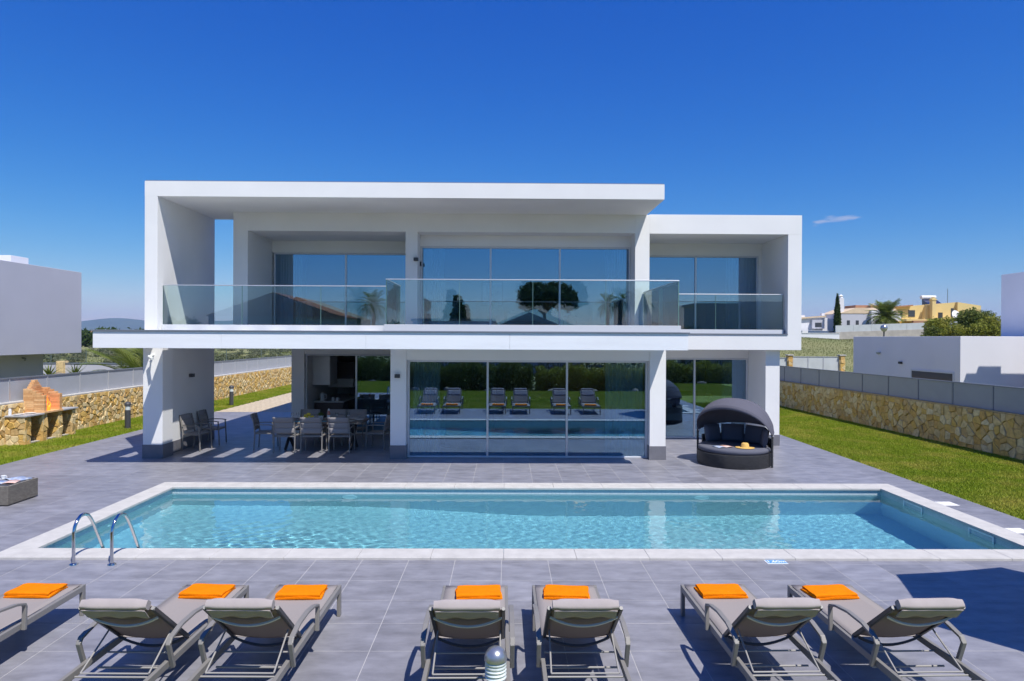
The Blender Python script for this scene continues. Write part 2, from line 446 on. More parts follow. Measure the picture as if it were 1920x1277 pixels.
# ------------------------------------------------------------------ patio, tiles, pool
patio = thing('patio', None, None); patio['kind'] = 'structure'
PX0, PX1, PY0, PY1 = -11.5, 8.53, 5.15, 26.5
CX0, CX1, CY0, CY1 = -6.82, 7.78, 8.92, 13.55            # outer edge of the coping
pb = MB()
for d in ((PX0, CX0 + .02, PY0, PY1), (CX1 - .02, PX1, PY0, PY1), (CX0 + .02, CX1 - .02, PY0, CY0 + .02), (CX0 + .02, CX1 - .02, CY1 - .02, PY1)):
    pb.box(d[0], d[1], d[2], d[3], -.3, -.0016)
pb.build('grout_bed', 'grout', patio)
P = 0.6145; GAP = .0065
ox, oy = -1.263 % P, 8.168 % P
def cut(r, h):
    x0, x1, y0, y1 = r; a0, a1, b0, b1 = h
    if x1 <= a0 or x0 >= a1 or y1 <= b0 or y0 >= b1: return [r]
    out = []
    if x0 < a0: out.append((x0, a0, y0, y1)); x0 = a0
    if x1 > a1: out.append((a1, x1, y0, y1)); x1 = a1
    if y0 < b0: out.append((x0, x1, y0, b0))
    if y1 > b1: out.append((x0, x1, b1, y1))
    return out
tiles = []
for i in range(int((PX0 - ox) / P) - 2, int((PX1 - ox) / P) + 2):
    for j in range(int((PY0 - oy) / P) - 2, int((PY1 - oy) / P) + 2):
        x0, y0 = ox + i * P, oy + j * P
        r = (max(x0 + GAP / 2, PX0), min(x0 + P - GAP / 2, PX1), max(y0 + GAP / 2, PY0), min(y0 + P - GAP / 2, PY1))
        if r[1] - r[0] < .03 or r[3] - r[2] < .03: continue
        for q in cut(r, (CX0 - .002, CX1 + .002, CY0 - .002, CY1 + .002)):
            if q[1] - q[0] > .02 and q[3] - q[2] > .02: tiles.append(q)
def tile_mesh(sx, sy):
    c = .0015; hx, hy = sx / 2, sy / 2
    b = MB(); b.v = [(-hx, -hy, -.003), (hx, -hy, -.003), (hx, hy, -.003), (-hx, hy, -.003), (-hx, -hy, -.0008), (hx, -hy, -.0008), (hx, hy, -.0008), (-hx, hy, -.0008),
                     (-hx + c, -hy + c, 0), (hx - c, -hy + c, 0), (hx - c, hy - c, 0), (-hx + c, hy - c, 0)]
    b.f = [(8, 9, 10, 11)] + [(k, (k + 1) % 4, 4 + (k + 1) % 4, 4 + k) for k in range(4)] + [(4 + k, 4 + (k + 1) % 4, 8 + (k + 1) % 4, 8 + k) for k in range(4)]
    b.m = [0] * 9
    return b
full = [tile_mesh(P - GAP, P - GAP).mesh('tile', 'tile_%d' % i) for i in range(5)]
def inview(q):
    cx, cy = (q[0] + q[1]) / 2, (q[2] + q[3]) / 2
    d = Vector((cx, cy, -CAMH)); dep = d.dot(fw)
    if dep < 3: return -1
    x, y = IW / 2 + FPX * d.dot(rt) / dep, IH / 2 - FPX * d.dot(up) / dep
    return 1 / dep if -60 < x < IW + 60 and y < IH + 60 else -1
tiles.sort(key=lambda q: -inview(q) * (q[1] - q[0]) * (q[3] - q[2]) if inview(q) > 0 else 1)
rest = MB()
for k, q in enumerate(tiles):
    cx, cy, sx, sy = (q[0] + q[1]) / 2, (q[2] + q[3]) / 2, q[1] - q[0], q[3] - q[2]
    vi = min(4, max(0, int(rnd.gauss(2.5, 1))))
    if k < 300:
        me = full[vi] if abs(sx - (P - GAP)) < .002 and abs(sy - (P - GAP)) < .002 else tile_mesh(sx, sy).mesh('tile', 'tile_%d' % vi)
        link('tile', me, patio, (cx, cy, rnd.uniform(-.0003, .0003)))
    else:
        t = tile_mesh(sx, sy); rest.cur = vi
        rest.add([(x + cx, y + cy, z) for x, y, z in t.v], t.f)
tag(rest.build('paving_tiles', ['tile_%d' % i for i in range(5)], patio), kind='stuff')
# beige driveway behind
drive = thing('driveway', None, None); drive['kind'] = 'structure'
bx('paving_bed', 'beige_paver', (-11.4, 9.0, 26.52, 60, -.2, -.012), drive)
dr = MB()
for i in range(34):
    for j in range(50):
        x0, y0 = -11.4 + i * .22 + (j % 2) * .11, 26.54 + j * .3
        dr.box(x0, x0 + .21, y0, y0 + .29, -.012, rnd.uniform(-.004, 0))
tag(dr.build('pavers', 'beige_paver', drive), kind='stuff')

pool = tag(thing('swimming_pool', None, None), kind='structure')
x0, x1, y0, y1 = POOL
ps = MB()
def floor_z(x): return -1.05 - .6 * sm((x + 3.2) / 4.5)
ps.grid(lambda u, v: (x0 - .06 + (x1 - x0 + .12) * u, y0 - .06 + (y1 - y0 + .12) * v, float(floor_z(x0 + (x1 - x0) * u))), 40, 2)
pf = ps.build('pool_floor', 'pool_floor', pool)
recv = [pf]
recv.append(bx('pool_wall', 'pool_wall_x', (x0 - .08, x0, y0 - .08, y1 + .08, -1.75, -.012), pool))
recv.append(bx('pool_wall', 'pool_wall_x', (x1, x1 + .08, y0 - .08, y1 + .08, -1.75, -.012), pool))
recv.append(bx('pool_wall', 'pool_wall_y', (x0, x1, y0 - .08, y0, -1.75, -.012), pool))
recv.append(bx('pool_wall', 'pool_wall_y', (x0, x1, y1, y1 + .08, -1.75, -.012), pool))
ov = .035
def coping_run(a, b, fixed, horizontal):
    n = max(1, round((b - a) / 1.0)); w = (b - a) / n
    for i in range(n):
        p, q = a + i * w + .0012, a + (i + 1) * w - .0012
        d = (p, q, fixed[0], fixed[1], -.012, .03) if horizontal else (fixed[0], fixed[1], p, q, -.012, .03)
        bx('coping_slab', 'coping_stone', d, pool, bevel=.006)
coping_run(CX0, CX1, (CY0, y0 + ov), True)
coping_run(CX0, CX1, (y1 - ov, CY1), True)
coping_run(y0 + ov + .002, y1 - ov - .002, (CX0, x0 + ov), False)
coping_run(y0 + ov + .002, y1 - ov - .002, (x1 - ov, CX1), False)
# skimmers in the right wall, inlets in the left wall, lights in the back wall
for yc in (12.1, 10.35):
    s = MB()
    for d in ((yc - .28, yc + .28, -.045, -.02), (yc - .28, yc + .28, -.205, -.18), (yc - .28, yc - .25, -.18, -.045), (yc + .25, yc + .28, -.18, -.045)):
        s.box(x1 - .022, x1 - .002, *d)
    sk = s.build('skimmer_frame', 'fixture_white', pool)
    bx('skimmer_mouth', 'pool_wall_x', (x1 - .006, x1 - .001, yc - .25, yc + .25, -.18, -.045), pool)
for yc in (9.85, 11.05, 12.3):
    recv.append(MB().lathe([(.045, 0), (.045, .012), (.02, .02)], 16).build('water_inlet', 'fixture_white', pool, (x0 + .001, yc, -.30)))
    recv[-1].rotation_euler = (0, PI / 2, 0)
for xc in (-3.02, 3.87):
    lt = MB().lathe([(.15, 0), (.15, .015), (.125, .03), (.12, .02)], 28).build('pool_lamp', 'fixture_white', pool, (xc, y1 - .001, -.36))
    lt.rotation_euler = (PI / 2, 0, 0); recv.append(lt)
for o in recv: o.cycles.is_caustics_receiver = True
NX, NY = 860, 240
xs, ys = np.linspace(x0, x1, NX), np.linspace(y0, y1, NY)
WX, WY = np.meshgrid(xs, ys, indexing='ij')
WZ = np.full_like(WX, -.105)
for k in range(60):
    lam = rng.uniform(.07, .30); th = rng.normal(.5, 1.2); ph = rng.uniform(0, 6.28)
    WZ += .000105 * (lam / .3) ** 1.15 * np.sin(2 * PI / lam * (WX * math.cos(th) + WY * math.sin(th)) + ph)
churn = np.exp(-((WX + 3.4) / 1.9) ** 2 - ((WY - 10.6) / .8) ** 2)
for k in range(30):
    lam = rng.uniform(.12, .35); th = rng.uniform(0, 6.28); ph = rng.uniform(0, 6.28)
    WZ += churn * .00048 * (lam / .25) * np.sin(2 * PI / lam * (WX * math.cos(th) + WY * math.sin(th)) + ph)
wme = bpy.data.meshes.new('water')
idx = np.arange(NX * NY).reshape(NX, NY)
wf = np.stack([idx[:-1, :-1], idx[1:, :-1], idx[1:, 1:], idx[:-1, 1:]], -1).reshape(-1, 4)
wme.from_pydata(np.stack([WX, WY, WZ], -1).reshape(-1, 3).tolist(), [], wf.tolist())
wme.materials.append(water); wme.shade_smooth()
wo = link('pool_water', wme); wo['kind'] = 'structure'
wo.cycles.is_caustics_caster = True

# ------------------------------------------------------------------ lawns
def blades(name, region, n, mname, hgt=(.03, .06), wid=(.008, .016), zf=None, skip=None):
    X = rng.uniform(region[0], region[1], n); Y = rng.uniform(region[2], region[3], n)
    if skip is not None:
        k = ~skip(X, Y); X, Y = X[k], Y[k]; n = len(X)
    Z = np.zeros(n) - .008 if zf is None else zf(X, Y) - .01
    a = rng.uniform(0, 2 * PI, n); w = rng.uniform(*wid, n); hh = rng.uniform(*hgt, n); ln = hh * rng.uniform(.1, .8, n); la = rng.uniform(0, 2 * PI, n)
    v = np.empty((n, 3, 3))
    v[:, 0] = np.stack([X - np.cos(a) * w, Y - np.sin(a) * w, Z], -1)
    v[:, 1] = np.stack([X + np.cos(a) * w, Y + np.sin(a) * w, Z], -1)
    v[:, 2] = np.stack([X + np.cos(la) * ln, Y + np.sin(la) * ln, Z + hh], -1)
    me = bpy.data.meshes.new(name)
    me.vertices.add(n * 3); me.vertices.foreach_set('co', v.ravel())
    me.loops.add(n * 3); me.loops.foreach_set('vertex_index', np.arange(n * 3))
    me.polygons.add(n); me.polygons.foreach_set('loop_start', np.arange(n) * 3); me.polygons.foreach_set('loop_total', np.full(n, 3))
    me.update(); me.materials.append(MATS[mname])
    return link(name, me)
for nm, d in (('lawn', (PX1 + .002, 13.0, 2, 34)), ('lawn', (-13.55, PX0 - .002, 2, 60)), ('lawn', (-15.5, 15.0, -4.2, PY0 - .004))):
    q = (d[0], d[1], d[2] if d[2] < 0 else 5.152, d[3])
    tag(bx(nm, 'lawn_soil', (q[0], q[1], q[2], q[3], -.12, -.006)), kind='structure')
tag(blades('grass', (8.54, 12.9, 9, 34), 330000, 'grass', (.03, .055), (.007, .014)), 'short bright green lawn grass between the terrace and the shaded stone wall', 'grass', kind='stuff')
tag(blades('grass', (-13.5, -11.51, 12, 44), 120000, 'grass', (.03, .055), (.009, .016)), 'short green grass along the sunlit stone wall', 'grass', kind='stuff')
tag(blades('grass', (-14, 14, -4.2, 5.14), 130000, 'grass', (.03, .06), (.012, .022)), 'lawn grass behind the row of sun loungers', 'grass', kind='stuff')
tag(blades('wild_grass', (9, 75, 36, 84), 170000, 'wild_grass', (.03, .11), (.012, .03), height, lambda X, Y: (X < Y * .36) | (X > Y * .80)), 'dry green wild grass on the slope behind the garden', 'grass', kind='stuff')
tag(blades('field_grass', (-95, -14.5, 30, 130), 60000, 'wild_grass', (.10, .3), (.02, .06), height, lambda X, Y: (X < -Y * .80) | (X > -Y * .22)), 'rough green meadow grass beyond the low stone wall', 'grass', kind='stuff')

# ------------------------------------------------------------------ the villa
villa = thing('villa', 'two-storey white modern villa with cantilevered frame, glass balconies and flat roof', 'house')
W = 'render_white'
YF, YU, YR, YB = 16.3, 18.35, 20.25, 28.0      # frame front, upper facade, recess back, rear
ZC0, ZC1, ZR0, ZR1 = 2.70, 3.06, 6.335, 6.70
def wall(*d, name='wall', m=W, bevel=.004): return bx(name, m, d, villa, bevel=bevel)
# roof and upper frame
rf = MB().box(-8.70, -7.395, YF, 19.5, ZR0, ZR1).box(-7.395, 3.857, YF, YB, ZR0, ZR1).build('roof_slab', W, villa)
bx('roof_edge_trim', 'flashing', (-8.69, 3.847, YF + .02, YF + .14, ZR1, ZR1 + .02), rf)
wall(-8.70, -8.395, YF + .001, 19.5, ZC1 + .03, ZR0, name='side_wall')
wall(-7.40, -7.005, YU, YB, 3.09, ZR0)
wall(-7.005, -2.724, YU, YR, 5.84, ZR0, name='lintel')
wall(-2.397, 3.545, YU, 18.95, 5.835, ZR0, name='lintel')
wall(-2.724, -2.397, YU + .001, YR + .3, 3.21, ZR0, name='pillar')
wall(3.545, 3.94, YU + .001, YB, 3.21, ZR0 - .001, name='pillar')
wall(-7.005, -2.724, YR, YR + .25, 5.49, ZR0, name='window_head')
wall(-2.397, 3.545, 18.951, 19.2, 5.53, ZR0, name='window_head')
# right-hand box
wall(3.94, 8.127, YU, YB, 5.825, 6.35, name='roof_slab')
wall(7.748, 8.127, YU + .001, YB, 3.07, 5.825, name='side_wall')
wall(3.965, 8.127, YU + .001, YB, 2.655, 3.07, name='floor_slab')
wall(3.94, 7.748, YR, YR + .25, 5.47, 5.825, name='window_head')
bx('flashing', 'flashing', (3.99, 7.75, YU - .02, YU + .12, 3.072, 3.10), villa)
# upper rear walls and inner floors
wall(-7.005, 8.10, YB - .25, YB - .01, 3.0, 6.33, name='rear_wall')
bx('upper_floor', 'interior_floor', (-7.005, 7.75, 18.9, YB - .25, 3.10, 3.205), villa)
for xa in (-2.56, 3.742):
    wall(xa - .12, xa + .12, YR + .3, YB - .25, 3.205, 6.33, name='partition_wall', m='interior_wall')
wall(-6.9, -2.7, 23.4, 23.6, 3.205, 6.33, name='partition_wall', m='interior_wall')
wall(-2.4, 3.6, 23.2, 23.4, 3.205, 6.33, name='partition_wall', m='interior_wall')
wall(3.9, 7.7, 23.4, 23.6, 3.205, 6.33, name='partition_wall', m='interior_wall')
# ceilings of the upper rooms
bx('room_ceiling', 'interior_wall', (-7.0, 3.54, 19.21, YB - .26, 5.98, 6.02), villa)
# canopy over the terrace: front beam, slab strips between the light slots, flashing
CF = 14.5
canopy = thing('canopy', None, None); canopy.parent = villa; KIDS.setdefault(villa.name, []).append(canopy)
for a, b in ((-8.84, -6.1), (-6.097, -3.0), (-2.997, .1), (.103, 3.96)):
    bx('fascia_panel', 'fascia_white', (a, b, CF, CF + .4, ZC0, ZC1), canopy, bevel=.003)
SL = [-8.42 + .7657 * i for i in range(8)]
SW, SY0, SY1, SZ0 = .30, 15.0, 16.44, 2.93
cs = MB()
edges = [-8.84]
for s_ in SL: edges += [s_, s_ + SW]
edges.append(3.96)
for i in range(0, len(edges), 2): cs.box(edges[i], edges[i + 1], SY0, SY1, SZ0, 3.055)
cs.box(-8.84, 3.96, CF + .4, SY0, SZ0, 3.055); cs.box(-8.84, 3.96, SY1, YR + .2, SZ0, 3.055)
cs.box(-8.84, -8.5, CF + .4, 16.3, ZC0, SZ0)
cs.build('slotted_slab', W, canopy)
fl = MB().box(-8.875, 3.995, CF - .03, CF + .32, 3.062, 3.092).box(-8.875, -8.78, CF + .32, 16.28, 3.062, 3.092)
fl.build('flashing', 'flashing', canopy, bevel=.004)
# ground floor
wall(-8.74, -8.27, 16.32, 16.82, 0, ZC0 + .25, name='column')
wall(-8.70, -8.40, 16.82, 19.5, 0, ZC0 + .3, name='side_wall')
bx('plinth', 'plinth_grey', (-8.752, -8.258, 16.308, 16.832, 0, .335), villa, bevel=.004)
bx('plinth', 'plinth_grey', (-8.712, -8.388, 16.832, 19.512, 0, .30), villa, bevel=.004)
wall(-2.776, -2.40, 16.32, 20.4, 0, ZC0 + .25, name='pillar')
wall(3.53, 3.92, 16.32, 20.3, 0, ZC0 + .25, name='pillar')
for a, b in ((-2.788, -2.388), (3.518, 3.932)):
    bx('plinth', 'plinth_grey', (a, b, 16.308, 16.72, 0, .335), villa, bevel=.004)
wall(-2.40, 3.53, 16.34, 16.85, 2.41, ZC0 + .24, name='lintel')
wall(-6.46, -6.07, 20.4, YB, 0, ZC0 + .4, name='wall')
wall(-6.07, -2.776, 20.42, 20.8, 2.445, ZC0 + .4, name='lintel')
wall(7.233, 7.625, 18.57, YB, 0, 2.656, name='side_wall')
bx('plinth', 'plinth_grey', (7.221, 7.637, 18.558, 18.9, 0, .30), villa, bevel=.004)
wall(3.92, 7.233, 19.88, 20.2, 2.39, 2.656, name='lintel')
wall(-6.07, 7.233, YB - .26, YB - .02, 0, 3.08, name='rear_wall')
bx('ground_floor', 'interior_floor', (-6.07, 7.233, 20.43, YB - .26, .001, .02), villa)
bx('ground_floor', 'interior_floor', (-2.40, 3.53, 16.66, 20.43, .001, .02), villa)
bx('room_ceiling', 'interior_wall', (-6.07, 3.94, 20.5, YB - .26, 2.80, 2.84), villa)
wall(-2.70, -2.5, 20.4, 24.4, .02, 2.80, name='partition_wall', m='interior_wall')
wall(-6.07, -2.7, 24.4, 24.55, .02, 2.80, name='partition_wall', m='interior_wall')
wall(-2.5, 3.6, 23.9, 24.05, .02, 2.80, name='partition_wall', m='interior_wall')
wall(3.6, 3.75, 20.3, YB - .27, .02, 2.65, name='partition_wall', m='interior_wall')
wall(3.75, 7.233, 24.0, 24.15, .02, 2.65, name='partition_wall', m='interior_wall')
# wall lamps and camera
def wall_lamp(x, y, z, axis):
    d = (x - .06, x + .06, y - .11, y, z - .045, z + .045) if axis == 'y' else (x, x + .11, y - .06, y + .06, z - .045, z + .045)
    o = bx('wall_lamp', 'charcoal_metal', d, villa, bevel=.005)
wall_lamp(-8.40, 18.0, 1.92, 'x'); wall_lamp(-2.60, 16.32, 2.02, 'y')
wall_lamp(-2.43, 18.35, 5.08, 'y')
MB().box(-2.395, -2.36, 18.84, 18.95, 4.96, 5.08).build('wall_lamp', 'black_metal', villa)
cm = MB(); cm.tube([(-8.50, 16.32, 2.50), (-8.50, 16.24, 2.50)], .03, 10); cm.tube([(-8.50, 16.24, 2.50), (-8.44, 16.10, 2.44)], .018, 8)
cam_o = cm.build('security_camera', 'fixture_white', villa, smooth=40)
MB().tube([(-8.52, 16.17, 2.47), (-8.36, 16.02, 2.42)], .035, 12).build('camera_body', 'fixture_white', cam_o, smooth=40)

# windows: frame > panes
def window(x0, x1, y, z0, z1, splits, name='sliding_window', slid=()):
    f = MB(); t = .05
    f.box(x0, x1, y - .05, y + .05, z1 - t, z1); f.box(x0, x1, y - .05, y + .05, z0, z0 + .035)
    f.box(x0, x0 + t, y - .05, y + .05, z0 + .035, z1 - t); f.box(x1 - t, x1, y - .05, y + .05, z0 + .035, z1 - t)
    o = f.build(name, 'alu_frame', villa, bevel=.003)
    xs_ = [x0 + t] + list(splits) + [x1 - t]
    for s_ in splits:
        bx('mullion', 'alu', (s_ - .025, s_ + .025, y - .045, y + .035, z0 + .035, z1 - t), o, bevel=.004)
    for k_, (a, b) in enumerate(zip(xs_[:-1], xs_[1:])):
        if k_ in slid: continue
        bx('pane', 'pane_glass', (a + .002, b - .002, y - .004, y + .004, z0 + .03, z1 - t + .005), o)
    return o
window(-6.96, -2.73, YR + .06, 3.21, 5.488, (-4.80,))
window(-2.392, 3.54, 19.01, 3.21, 5.528, (-.418, 1.538))
window(3.945, 7.66, YR + .06, 3.21, 5.468, (5.756,))
wall(7.66, 7.748, YR + .001, YR + .2, 3.2, 5.47, name='window_jamb')
window(-6.065, -2.78, 20.55, .02, 2.44, (-4.53,), slid=(0,))
window(-2.395, 3.525, 16.60, .005, 2.405, (-.425, 1.532))
window(3.925, 7.228, 19.95, .005, 2.385, (5.64,))

# balconies: floor, upstand, glass balustrade with handrail
def balustrade(name, pts, z0, z1, step, cap=True):
    b = thing(name, None, None); b.parent = villa; KIDS.setdefault(villa.name, []).append(b)
    for (xa, ya), (xb, yb) in zip(pts[:-1], pts[1:]):
        A, B = Vector((xa, ya, 0)), Vector((xb, yb, 0)); L = (B - A).length; d = (B - A) / L
        n = max(1, round(L / step)); w = L / n
        for i in range(n):
            p, q = A + d * (i * w + .004), A + d * ((i + 1) * w - .004)
            MB().beam((p.x, p.y, (z0 + z1) / 2), (q.x, q.y, (z0 + z1) / 2), .017, z1 - z0).build('glass_panel', 'rail_glass', b)
            for r_ in (p, q): MB().beam((r_.x, r_.y, z0), (r_.x, r_.y, z1), .0185, .003, upv=d).build('glass_edge', 'glass_edge', b)
        if cap: MB().beam((xa, ya, z1 + .012), (xb, yb, z1 + .012), .035, .024).build('handrail', 'alu', b, bevel=.004)
    return b
bx('balcony_floor', 'tile_1', (-8.39, -2.60, 16.62, YR + .1, 3.057, 3.2), villa)
bx('balcony_floor', 'tile_1', (-2.60, 3.545, 14.72, 18.98, 3.093, 3.198), villa)
bx('balcony_floor', 'tile_1', (3.97, 7.74, YU + .15, YR + .1, 3.071, 3.2), villa)
bx('balcony_upstand', 'alu_frame', (-8.39, -2.62, 16.50, 16.62, 3.057, 3.245), villa, bevel=.004)
bx('balcony_upstand', 'alu_frame', (-2.62, 3.82, 14.56, 14.72, 3.094, 3.235), villa, bevel=.004)
bx('balcony_upstand', 'alu_frame', (-2.62, -2.50, 14.72, 16.62, 3.094, 3.234), villa)
bx('balcony_upstand', 'alu_frame', (3.70, 3.82, 14.72, 18.34, 3.094, 3.234), villa)
bx('balcony_upstand', 'alu_frame', (3.98, 7.69, YU + .14, YU + .26, 3.10, 3.212), villa, bevel=.004)
balustrade('balustrade', [(-8.385, 16.56), (-2.60, 16.56)], 3.245, 4.20, 1.95)
balustrade('balustrade', [(-2.585, 16.54), (-2.585, 14.64), (3.785, 14.64), (3.785, 18.33)], 3.235, 4.205, 1.6)
balustrade('balustrade', [(3.96, YU + .2), (7.69, YU + .2)], 3.212, 4.175, 1.86)
base(villa, (0, 18, 0))

# ------------------------------------------------------------------ things inside, seen through the glass
def curtain(x0, x1, y, z0, z1, label, m='curtain', folds=9, flare=0.0):
    def fn(u, v):
        xx = x0 + (x1 - x0) * u; k = 1 + flare * (1 - v)
        return (x0 + (xx - x0) * k, y + .045 * math.sin(u * folds * 2 * PI) + .012 * math.sin(u * 31), z0 + (z1 - z0) * v)
    return tag(MB().grid(fn, folds * 8, 6).build('curtain', m, smooth=80, solid=.004), label, 'curtain')
curtain(-2.28, -1.6, 16.71, .03, 2.55, 'pale curtain gathered beside the left pillar of the ground floor window')
curtain(2.50, 3.44, 16.71, .03, 2.55, 'pale curtain gathered beside the right pillar of the ground floor window', folds=10)
curtain(6.55, 7.15, 20.15, .03, 2.5, 'blue grey curtain behind the sunbed in the ground floor room', 'curtain_grey')
curtain(-6.85, -6.15, 20.5, 3.22, 5.6, 'grey curtain in the upper room beside the open frame gap', 'curtain_grey')
curtain(-2.3, -1.75, 19.2, 3.22, 5.7, 'curtain at the wall lamp side of the middle upper window', 'curtain_grey')
curtain(2.85, 3.48, 19.2, 3.22, 5.7, 'curtain at the pillar side of the middle upper window', 'curtain_grey')
curtain(6.75, 7.6, 20.5, 3.22, 5.6, 'grey curtain in the upper right box room', 'curtain_grey')
fl_ = thing('floor_lamp', 'floor lamp with grey drum shade in the ground floor living room', 'lamp', (-1.62, 18.2, .02))
MB().lathe([(.14, 0), (.14, .02), (.012, .03), (.012, 1.2)], 20).build('stand', 'alu', fl_, smooth=40)
MB().lathe([(.19, 1.15), (.17, 1.5)], 28, cap=False).build('lamp_shade', 'lamp_shade', fl_, smooth=40, solid=.006)
MB().lathe([(.03, 1.2), (.05, 1.27), (.03, 1.33)], 12).build('bulb', 'ceramic', fl_, smooth=60)
for i, x in enumerate((2.38, 2.62)):
    p = thing('pendant_lamp', ('glowing orange pendant globe hanging nearer the yellow cabinet', 'glowing orange pendant globe hanging nearer the gathered curtain')[i], 'lamp', (x, 22.4, 2.80), 0, 'pair of orange pendant globes')
    MB().tube([(0, 0, 0), (0, 0, -.42)], .005, 6).build('cord', 'black_metal', p)
    MB().lathe([(.02, -.42), (.08, -.46), (.11, -.53), (.08, -.61), (.02, -.64)], 20).build('globe', 'warm_lamp', p, smooth=60)
cp = thing('column_panel', 'pale yellow upright display cabinet in the living room', 'cabinet', (-.45, 21.2, .02))
bx('cabinet_body', 'panel_yellow', (-.16, .16, -.12, .12, .6, 2.6), cp, bevel=.01); bx('cabinet_foot', 'kitchen_dark', (-.12, .12, -.1, .1, 0, .6), cp)
bx('cabinet_door', 'panel_yellow', (-.15, .15, -.135, -.121, .9, 2.3), cp, bevel=.004)
def picture(x, y, z, w, h_, label):
    t = thing('wall_picture', label, 'picture', (x, y, z))
    f = MB(); f.box(-w / 2, w / 2, -.03, 0, h_ - .04, h_); f.box(-w / 2, w / 2, -.03, 0, 0, .04); f.box(-w / 2, -w / 2 + .04, -.03, 0, .04, h_ - .04); f.box(w / 2 - .04, w / 2, -.03, 0, .04, h_ - .04)
    f.build('picture_frame', 'black_metal', t); bx('print', 'paper_blue', (-w / 2 + .04, w / 2 - .04, -.012, -.002, .04, h_ - .04), t)
picture(-.45, 23.198, 4.05, .75, .85, 'framed print on the wall of the middle upper bedroom')
picture(7.0, 23.998, 1.35, .4, .75, 'framed print on the wall of the ground floor bedroom')
def bed(x, y, z, w, label, lamps):
    b = thing('double_bed', label, 'bed', (x, y, z))
    bx('headboard', 'kitchen_dark', (-w / 2 - .1, w / 2 + .1, 1.95, 2.05, 0, 1.1), b, bevel=.01); bx('bed_base', 'kitchen_dark', (-w / 2, w / 2, 0, 1.95, 0, .28), b, bevel=.01)
    bx('mattress', 'label_white', (-w / 2 + .02, w / 2 - .02, .02, 1.93, .28, .52), b, bevel=.05)
    for s_ in (-1, 1): bx('pillow', 'label_white', (s_ * w / 4 - .3, s_ * w / 4 + .3, 1.45, 1.85, .52, .68), b, bevel=.06)
    for s_, lb in zip((-1, 1), lamps):
        n = thing('bedside_table', lb.replace('lamp', 'table under the lamp', 1), 'table', (x + s_ * (w / 2 + .45), y + 1.75, z))
        bx('table_body', 'kitchen_dark', (-.22, .22, -.2, .2, .06, .5), n, bevel=.008); bx('drawer_front', 'kitchen_dark', (-.2, .2, -.212, -.201, .2, .46), n)
        l_ = thing('bedside_lamp', lb, 'lamp', (x + s_ * (w / 2 + .45), y + 1.75, z + .5))
        MB().lathe([(.08, 0), (.08, .02), (.015, .03), (.015, .32)], 16).build('stand', 'black_metal', l_, smooth=40)
        MB().lathe([(.15, .28), (.12, .5)], 20, cap=False).build('lamp_shade', 'black_metal', l_, smooth=40, solid=.006)
bed(.9, 21.0, 3.206, 1.7, 'double bed with dark headboard in the middle upper bedroom', ('bedside lamp with black shade left of the bed upstairs', 'bedside lamp with black shade right of the bed upstairs'))
bed(5.9, 21.7, .021, 1.6, 'double bed in the ground floor room behind the sunbed', ('bedside lamp near the partition in the ground floor bedroom', 'bedside lamp beneath the framed print downstairs'))
# kitchen
kc = thing('kitchen_counter', 'dark fronted kitchen counter with grey worktop behind the dining terrace', 'counter', (-5.6, 22.3, .02))
bx('cabinet_body', 'kitchen_dark', (-.45, .45, -.9, 2.05, .08, .86), kc); bx('kick_board', 'black_metal', (-.42, .42, -.86, 2.0, 0, .08), kc)
bx('worktop', 'worktop', (-.47, .49, -.94, 2.07, .86, .90), kc, bevel=.004)
for i in range(4): bx('cabinet_door', 'kitchen_dark', (.451, .468, -.88 + i * .73, -.18 + i * .73, .1, .84), kc)
wc = thing('tall_cabinet', 'tall white kitchen cabinet hung high on the kitchen wall', 'cabinet', (-5.66, 21.7, 1.45))
bx('cabinet_body', 'kitchen_white', (-.40, .16, -.5, .4, 0, 1.3), wc); bx('cabinet_door', 'kitchen_white', (-.39, .15, -.52, -.501, .01, 1.29), wc, bevel=.003)
wd = thing('wall_cabinet', 'dark wooden wall cabinet above the kitchen counter', 'cabinet', (-5.5, 23.55, 1.55))
for i in range(2): bx('cabinet_door', 'kitchen_dark', (.34, .36, -.6 + i * .6, -.02 + i * .6, 0, .55), wd)
bx('cabinet_body', 'kitchen_dark', (-.5, .338, -.61, .6, -.01, .56), wd)
bx('open_shelf', 'kitchen_white', (-.5, .33, -.6, .6, -.3, -.012), wd)
kt = thing('kettle', 'white electric kettle at the end of the kitchen counter', 'kettle', (-5.85, 21.6, .921))
MB().lathe([(.075, 0), (.08, .02), (.07, .18), (.05, .23), (.015, .24), (.015, .26)], 20).build('jug', 'ceramic', kt, smooth=40)
MB().tube([(.07, 0, .05), (.13, 0, .07), (.13, 0, .19), (.06, 0, .21)], .011, 8).build('handle', 'ceramic', kt, smooth=60)
for i, x in enumerate((-5.5, -5.36)):
    c_ = thing('mug', ('white mug standing next to the kettle', 'white mug at the outer corner of the kitchen counter')[i], 'mug', (x, 21.55, .921), 0, 'mugs on the kitchen counter')
    MB().lathe([(.038, 0), (.042, .01), (.042, .1), (.036, .1), (.034, .015)], 16).build('cup', 'ceramic', c_, smooth=40)
    MB().tube([(.04, 0, .02), (.07, 0, .035), (.07, 0, .07), (.04, 0, .085)], .006, 6).build('handle', 'ceramic', c_, smooth=60)
cf = thing('coffee_machine', 'black coffee machine on the kitchen counter', 'coffee machine', (-5.3, 23.6, .921))
bx('machine_body', 'black_metal', (-.12, .12, -.02, .18, 0, .38), cf, bevel=.015); bx('brew_head', 'black_metal', (-.11, .11, -.18, -.021, .26, .38), cf, bevel=.012)
bx('drip_tray', 'black_metal', (-.11, .11, -.18, -.021, 0, .04), cf, bevel=.006)

